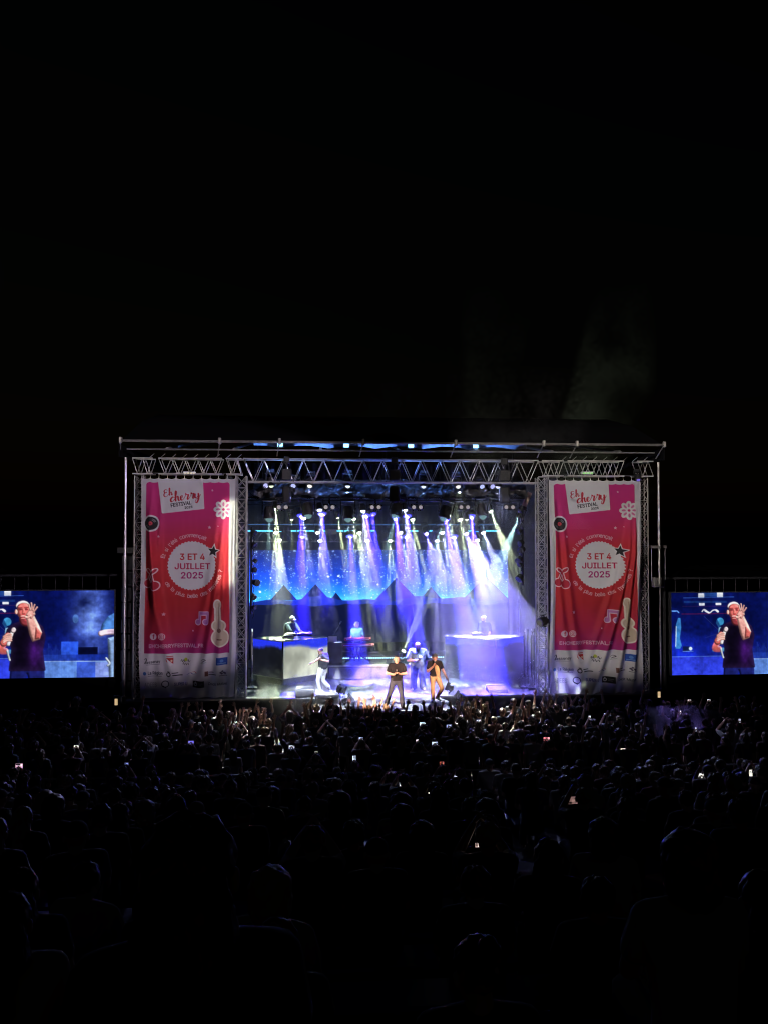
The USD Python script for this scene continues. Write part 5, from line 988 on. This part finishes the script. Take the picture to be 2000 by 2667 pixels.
# phones as the photograph shows them: pixel, size, glow colour, wording, upright?
PHONES = [(50, 1995, 34, (1, .55, .75), 'bright pink and blue phone screen at the left edge of the crowd', 0), (199, 1945, 12, (1, .9, .7), 'small warm phone screen in the dark left crowd', 0), (498, 1934, 13, (.22, .2, 1), 'deep blue phone screen left of centre', 0), (610, 1883, 17, (.75, .9, 1), 'bright white-blue phone under the left banner edge', 0), (520, 1884, 7, (.8, .8, .8), 'tiny grey phone glint left of the brighter white-blue phone', 0), (330, 1990, 9, (.2, .25, .6), 'dim bluish phone in the left crowd', 0),
          (1100, 1886, 17, (.8, .95, 1), 'bright white phone screen below the capped singer', 0), (1169, 1892, 13, (.5, .55, 1), 'bluish phone right of the bright white phone below the capped singer', 0), (1089, 1930, 12, (1, .8, .75), 'small pinkish phone screen near the middle, left of a bluish one', 0), (1132, 1937, 15, (.6, .7, 1), 'small blue-white phone screen near the middle', 0), (760, 1946, 14, (.7, .7, .8), 'small grey-white phone left of centre', 0), (941, 1924, 11, (.7, .75, 1), 'small pale phone left of the middle singer axis', 0), (824, 1960, 8, (.7, .6, .4), 'tiny warm phone left of the upright white phone', 0),
          (923, 1979, 17, (.7, .85, 1), 'upright white-blue phone in the middle of the dark crowd', 1), (1150, 1988, 11, (1, .2, .12), 'small red glowing phone right of centre', 0), (983, 2013, 22, (.45, .5, 1), 'flat blue-white phone at the barrier rail', 2), (1015, 2032, 11, (1, .75, .4), 'small warm yellow phone below the rail', 0), (1047, 2037, 26, (.75, .75, .8), 'upright phone with white and yellow picture below the rail', 1), (1123, 2063, 16, (1, .85, .5), 'warm phone screen above the blue-lit bench end', 0), (1192, 2022, 38, (.5, .5, .6), 'long flat pale phone at the rail right of the aisle', 2),
          (1423, 1925, 24, (1, .25, .3), 'phone with red picture and white strip in the right crowd', 0), (1535, 1870, 9, (.9, .9, .9), 'small white phone under the right banner', 1), (1576, 1860, 8, (.6, .7, .9), 'small bluish phone under the right banner', 0), (1622, 1953, 13, (1, .85, .65), 'small warm phone screen in the right crowd', 0), (1826, 2021, 24, (1, .95, .9), 'bright white slanted phone screen at the far right', 0), (1955, 2014, 15, (1, .97, .8), 'bright white phone at the right edge of the photograph', 1), (1812, 1900, 9, (.8, .8, 1), 'upright white phone inside the purple smoke on the right', 1), (1771, 1856, 8, (1, 1, 1), 'tiny upright white phone left of the purple smoke', 1), (1926, 1878, 9, (.7, .7, 1), 'tiny upright bluish phone right of the purple smoke', 1),
          (1846, 1824, 10, (1, .85, .75), 'tiny pinkish phone below the right relay screen', 0), (1795, 1825, 9, (1, .9, .8), 'tiny pale phone below the left end of the right relay screen', 0), (1248, 2186, 36, (1, .72, .62), 'large upright phone showing the lit stage on the right bleachers', 1), (1497, 2085, 40, (.20, .11, .10), 'wide dim pinkish phone screen on the right bleachers', 0), (1418, 2023, 11, (.3, .3, .36), 'dim grey phone at the rail on the right', 0), (817, 2196, 13, (.35, .35, .38), 'small dim grey phone glint low in the middle', 2)]
people = []
def ground_z(y): return 0.0 if y > BY else tread_z(int((BY - y) / TREAD))
def free(x, y, r=.42): return all((x - a) ** 2 + (y - b) ** 2 > r * r for a, b, *_ in people)
PH_BODY = pbr('phone_body', (.02, .02, .022), .3)
for px, py, w, col, lab, up_ in PHONES:
    # distance from the size of the crowd there: phone about head high on the ground or over the steps
    y = -1.8
    for yy in np.arange(-1.7, -22, -.1):
        p = at(px, py, y=yy)
        y = yy
        if p[2] - ground_z(yy) >= (1.70 if yy > BY else 1.28): break
    p = at(px, py, y=y); dist = p[1] - EYE[1]; wm = min(w / FOC * dist, .17); z0 = ground_z(y); ph = p[2] - z0
    x, yp = p[0], y - .38
    k = 'phone' if y > BY else 'sitting_phone'; s = ph / (1.72 if k == 'phone' else 1.31); s = min(max(s, .85), 1.12)
    if 0 < abs(x) < 14 and yp < -1.55: people.append((x, yp, k, s, 0.0, 'spectator holding the ' + lab))
    ww, hh = (wm, wm * .56) if not up_ else ((wm * .6, wm * 1.15) if up_ == 1 else (wm, wm * .22))
    t = thing('phone', lab, 'phone', None, p); part(t, 'case', box((-ww / 2 - .005, 0, -hh / 2 - .005), (ww / 2 + .005, .009, hh / 2 + .005), .002), PH_BODY)
    sub = Print(24, 16, 1, tuple(int(255 * c_) for c_ in A(col) ** .45)); q = random.Random(px)
    for _ in range(5): x_, y_ = q.uniform(0, 20), q.uniform(0, 12); v_ = q.choice([.15, .4, 1.25]); sub.rect(x_, y_, x_ + q.uniform(3, 9), y_ + q.uniform(2, 6), tuple(int(min(255, 255 * c_ * v_)) for c_ in A(col) ** .45))
    u, v = np.meshgrid(np.linspace(-ww / 2, ww / 2, 24), np.linspace(hh / 2, -hh / 2, 16)); printed('screen', np.stack([u, 0 * u - .0035, v], -1), sub, 24, 16, print_screen('phone_picture', 1.0) if 'p' not in _lens else L + 'phone_picture', t); _lens.setdefault('p', 1)
# two people who stand out at the left in front of the relay screen
for px, py, k, lab in ((200, 1832, 'standing_tail', 'pale-dressed spectator raised above the crowd under the left relay screen'), (62, 1862, 'standing_short', 'spectator in a pale top standing out at the far left of the crowd')):
    p = at(px, py, y=-1.9); people.append((p[0], -1.9, k, min(1.25, p[2] / 1.62), rnd.uniform(-20, 20), lab))
# near spectators read from the photograph: pixel of the head's crown and head width
NEAR = [(495, 2165, 1.7, 'sitting_long', 'very near long-haired spectator filling the lower left of the photograph'), (1560, 2300, 4.6, 'sitting_short', 'near spectator with rim-lit rounded head on the lower right'), (1800, 2200, 3.2, 'sitting_big', 'near dark spectator with big hair at the right edge'), (1250, 2470, 3.0, 'sitting_bun', 'near spectator low in the middle with a thin lit outline'),
        (1430, 2200, 5.6, 'sitting_long', 'spectator right of the large upright phone, head and shoulder outlined'), (1240, 2270, 5.2, 'sitting_short', 'spectator below the large upright phone with outlined shoulder')]
for px, py, d_, k, lab in NEAR:
    y = EYE[1] + d_; p = at(px, py, y=y); people.append((p[0], y, k, 1.0, rnd.uniform(-12, 12), lab, p[2] - 1.345))
for i in range(10):                                                      # standing rows, front to back
    y = -1.65 - i * .53
    for x in np.arange(-15, 15.5, .56):
        xx, yy = x + rnd.uniform(-.2, .2) + (.28 if i % 2 else 0), y + rnd.uniform(-.17, .17)
        px, py = shows((xx, yy, 1.6))
        if not (-60 < px < 2060) or not free(xx, yy) or yy > -1.35 or yy < -6.2: continue
        if rnd.random() < .07: continue
        front = i < 4
        w = (.14, .12, .07, .07, .18, .14, .13, .08, .07) if front else (.30, .26, .10, .12, .04, .03, .06, .05, .04)
        if front and abs(px - 1000) > 560: w = (.26, .22, .1, .12, .07, .05, .08, .06, .04)
        k = rnd.choices(['standing_short', 'standing_long', 'standing_cap', 'standing_tail', 'both_arms', 'both_arms_long', 'one_arm', 'left_arm', 'clapping'], w)[0]
        people.append((xx, yy, k, rnd.uniform(.90, 1.06), rnd.uniform(-25, 25), None))
for k_ in range(20):                                                     # seated rows
    y = BY - TREAD * k_ - .30
    for x in np.arange(-13, 13, .6):
        xx = x + rnd.uniform(-.14, .14); px, py = shows((xx, y, tread_z(k_) + 1.2))
        if not (-80 < px < 2080) or not free(xx, y, .5): continue
        if AISLE[0] - .25 < xx < AISLE[1] + .25: continue
        full = .90 if xx > 1.3 else (.78 if k_ < 6 or xx < -3 else .5)
        if -1.4 < xx < .6 and k_ > 2: full = .62
        if k_ > 14: full *= .75
        if rnd.random() > full or (k_ < 1): continue
        if y < EYE[1] + 1.3: continue
        people.append((xx, y, rnd.choices(['sitting_short', 'sitting_long', 'sitting_big', 'sitting_cap', 'sitting_bun'], (.34, .3, .1, .12, .14))[0], rnd.uniform(.94, 1.08), rnd.uniform(-18, 18), None))
def size_of(q_): return q_[3] / max(.5, q_[1] - EYE[1])
people.sort(key=lambda q_: (-(q_[5] is not None), -size_of(q_)))
IND = 300
for q_ in people[:IND]: spectator(q_[2], q_[0], q_[1], q_[6] if len(q_) > 6 else ground_z(q_[1]), q_[3], q_[4], q_[5] or (seat_name(q_) if q_[1] < BY else None))
rest = people[IND:]
cr = UsdGeom.PointInstancer.Define(stage, '/World/crowd'); tag(cr, 'dense standing audience in front of the stage, many with raised arms', 'crowd', None, 'stuff')
names = sorted({q_[2] for q_ in rest}); tg = []
for n_ in names:
    x = UsdGeom.Xform.Define(stage, f'/World/crowd/{n_}'); x.GetPrim().GetReferences().AddInternalReference('/World/audience_kinds/' + n_); tg.append(x.GetPath())
cr.CreatePrototypesRel().SetTargets(tg); cr.CreateProtoIndicesAttr([names.index(q_[2]) for q_ in rest]); cr.CreatePositionsAttr([Gf.Vec3f(q_[0], q_[1], 0) for q_ in rest])
cr.CreateScalesAttr([Gf.Vec3f(q_[3]) for q_ in rest]); cr.CreateOrientationsAttr([Gf.Quath(math.cos(math.radians(q_[4] / 2)), 0, 0, math.sin(math.radians(q_[4] / 2))) for q_ in rest])

# ------------------------------------------------------------------ smoke
def smoke(name, label, lo, hi, stops, scale, aniso=.25, zfade=None, xfade=None, mul=1.0, color=(.9, .9, .92)):
    nodes = {'g': ('geometry', {}), 'n': ('noise_texture', {'scale': scale, 'detail': 3.0, 'distortion': .4}), 'r': ('rgb_ramp', {'ramp': [(a, (d, d, d)) for a, d in stops]}), 'x': ('separate_xyz', {}), 'v': ('principled_volume', {'color': color, 'anisotropy': aniso})}
    links = [('g.position', 'n.vector'), ('n.fac', 'r.fac'), ('g.position', 'x.vector')]; out = 'r.color'
    fades = [(nm, ax, fd) for nm, ax, fd in (('fz', 'x.z', zfade), ('fx', 'x.x', xfade)) if fd]
    for nm, ax, fd in fades:
        nodes[nm] = ('map_range', {'from_min': fd[0], 'from_max': fd[1], 'to_min': fd[2], 'to_max': fd[3], 'clamp': True}); links.append((ax, nm + '.value'))
    if fades:
        k = fades[0][0] + '.result'
        if len(fades) == 2: nodes['k'] = ('math', {'math_type': 'maximum'}); links += [('fz.result', 'k.value1'), ('fx.result', 'k.value2')]; k = 'k.value'
        nodes['km'] = ('math', {'math_type': 'multiply'}); links += [(out, 'km.value1'), (k, 'km.value2')]; out = 'km.value'
    links.append((out, 'v.density'))
    m = usdkit.material(stage, L + name + '_air', nodes, links, volume='v.volume')
    top(name, box(lo, hi), m, label, 'smoke', None, 'stuff')
smoke_thing = tag(thing('stage_smoke', 'thin smoke filling the stage and showing the light beams, thickest at the right', 'smoke'), kind='stuff')
def even_smoke(mesh, density):
    k = f'even_smoke_{int(density * 10000):04d}'
    if k not in _lens: _lens[k] = usdkit.material(stage, L + k, {'v': ('principled_volume', {'color': (.9, .9, .92), 'anisotropy': .3, 'density': density})}, volume='v.volume')
    part(smoke_thing, 'smoke_layer', mesh, _lens[k])
def wedge(x_low, x_high, z_top, y0, y1):
    m = prism(shapely.Polygon([(x_low, FLOOR + .02), (6.69, FLOOR + .02), (6.69, z_top), (x_high, z_top)]), y1 - y0); m.apply_transform(trimesh.transformations.rotation_matrix(math.pi / 2, (1, 0, 0))); m.apply_translation((0, y1, 0)); return m
even_smoke(box((-5.5, 2.9, FLOOR + .02), (6.7, 8.55, 9.0)), .010)
for i, z in enumerate((4.4, 5.1, 5.8, 6.5)): even_smoke(box((-5.45 + .03 * i, 2.95 + .03 * i, z), (6.65 - .03 * i, 8.5 - .03 * i, 8.95 - .03 * i)), .011)
for i, (a_, b_) in enumerate(((-.6, 1.6), (.5, 2.4), (1.5, 3.2), (2.6, 4.2))): even_smoke(wedge(a_, b_, 7.4 - .5 * i, 2.97 + .04 * i, 8.48 - .04 * i), .010)
even_smoke(box((2.4, 1.7, FLOOR + .03), (6.66, 3.15, 3.5)), .05)
even_smoke(box((3.0, 1.9, FLOOR + .04), (6.62, 3.1, 4.4)), .04)
smoke('floor_smoke', 'low smoke rolling over the stage floor', (-5.3, -.9, FLOOR + .015), (6.6, 4.55, FLOOR + .95), [(0, 0.0), (.44, .0), (.74, .13)], .8, .1, (FLOOR, FLOOR + .95, 1.0, 0.0))
c = at(1775, 1893, y=-3.6)
smoke('crowd_smoke', 'small cloud of violet-lit smoke over the crowd at the right', c + (-1.1, -.5, -.5), c + (1.1, .5, .55), [(0, 0.0), (.44, .0), (.7, .55)], 1.6, .1)
beam_lamp((9.3, .7, 9.2), tuple(c - A((9.3, .7, 9.2))), (.32, .22, 1.0), 1300, 5.5, 'small black lamp on the right wing truss aimed at the crowd smoke', None, None, 'floor_lamp', lens=.6, size=.8)
smoke('drifting_smoke', 'faint drifting smoke above the right of the stage roof', (-2, 9.7, 8.0), (14, 13.5, 23), [(0, 0.0), (.42, .002), (.72, .030)], .28, .2, (11, 20, 1.0, 0.0))
smoke('roof_smoke', 'thin greenish smoke rising in front of the right end of the main truss', (2.2, -.6, 7.4), (7.2, 1.15, 13), [(0, 0.0), (.42, .002), (.72, .05)], .5, .2)
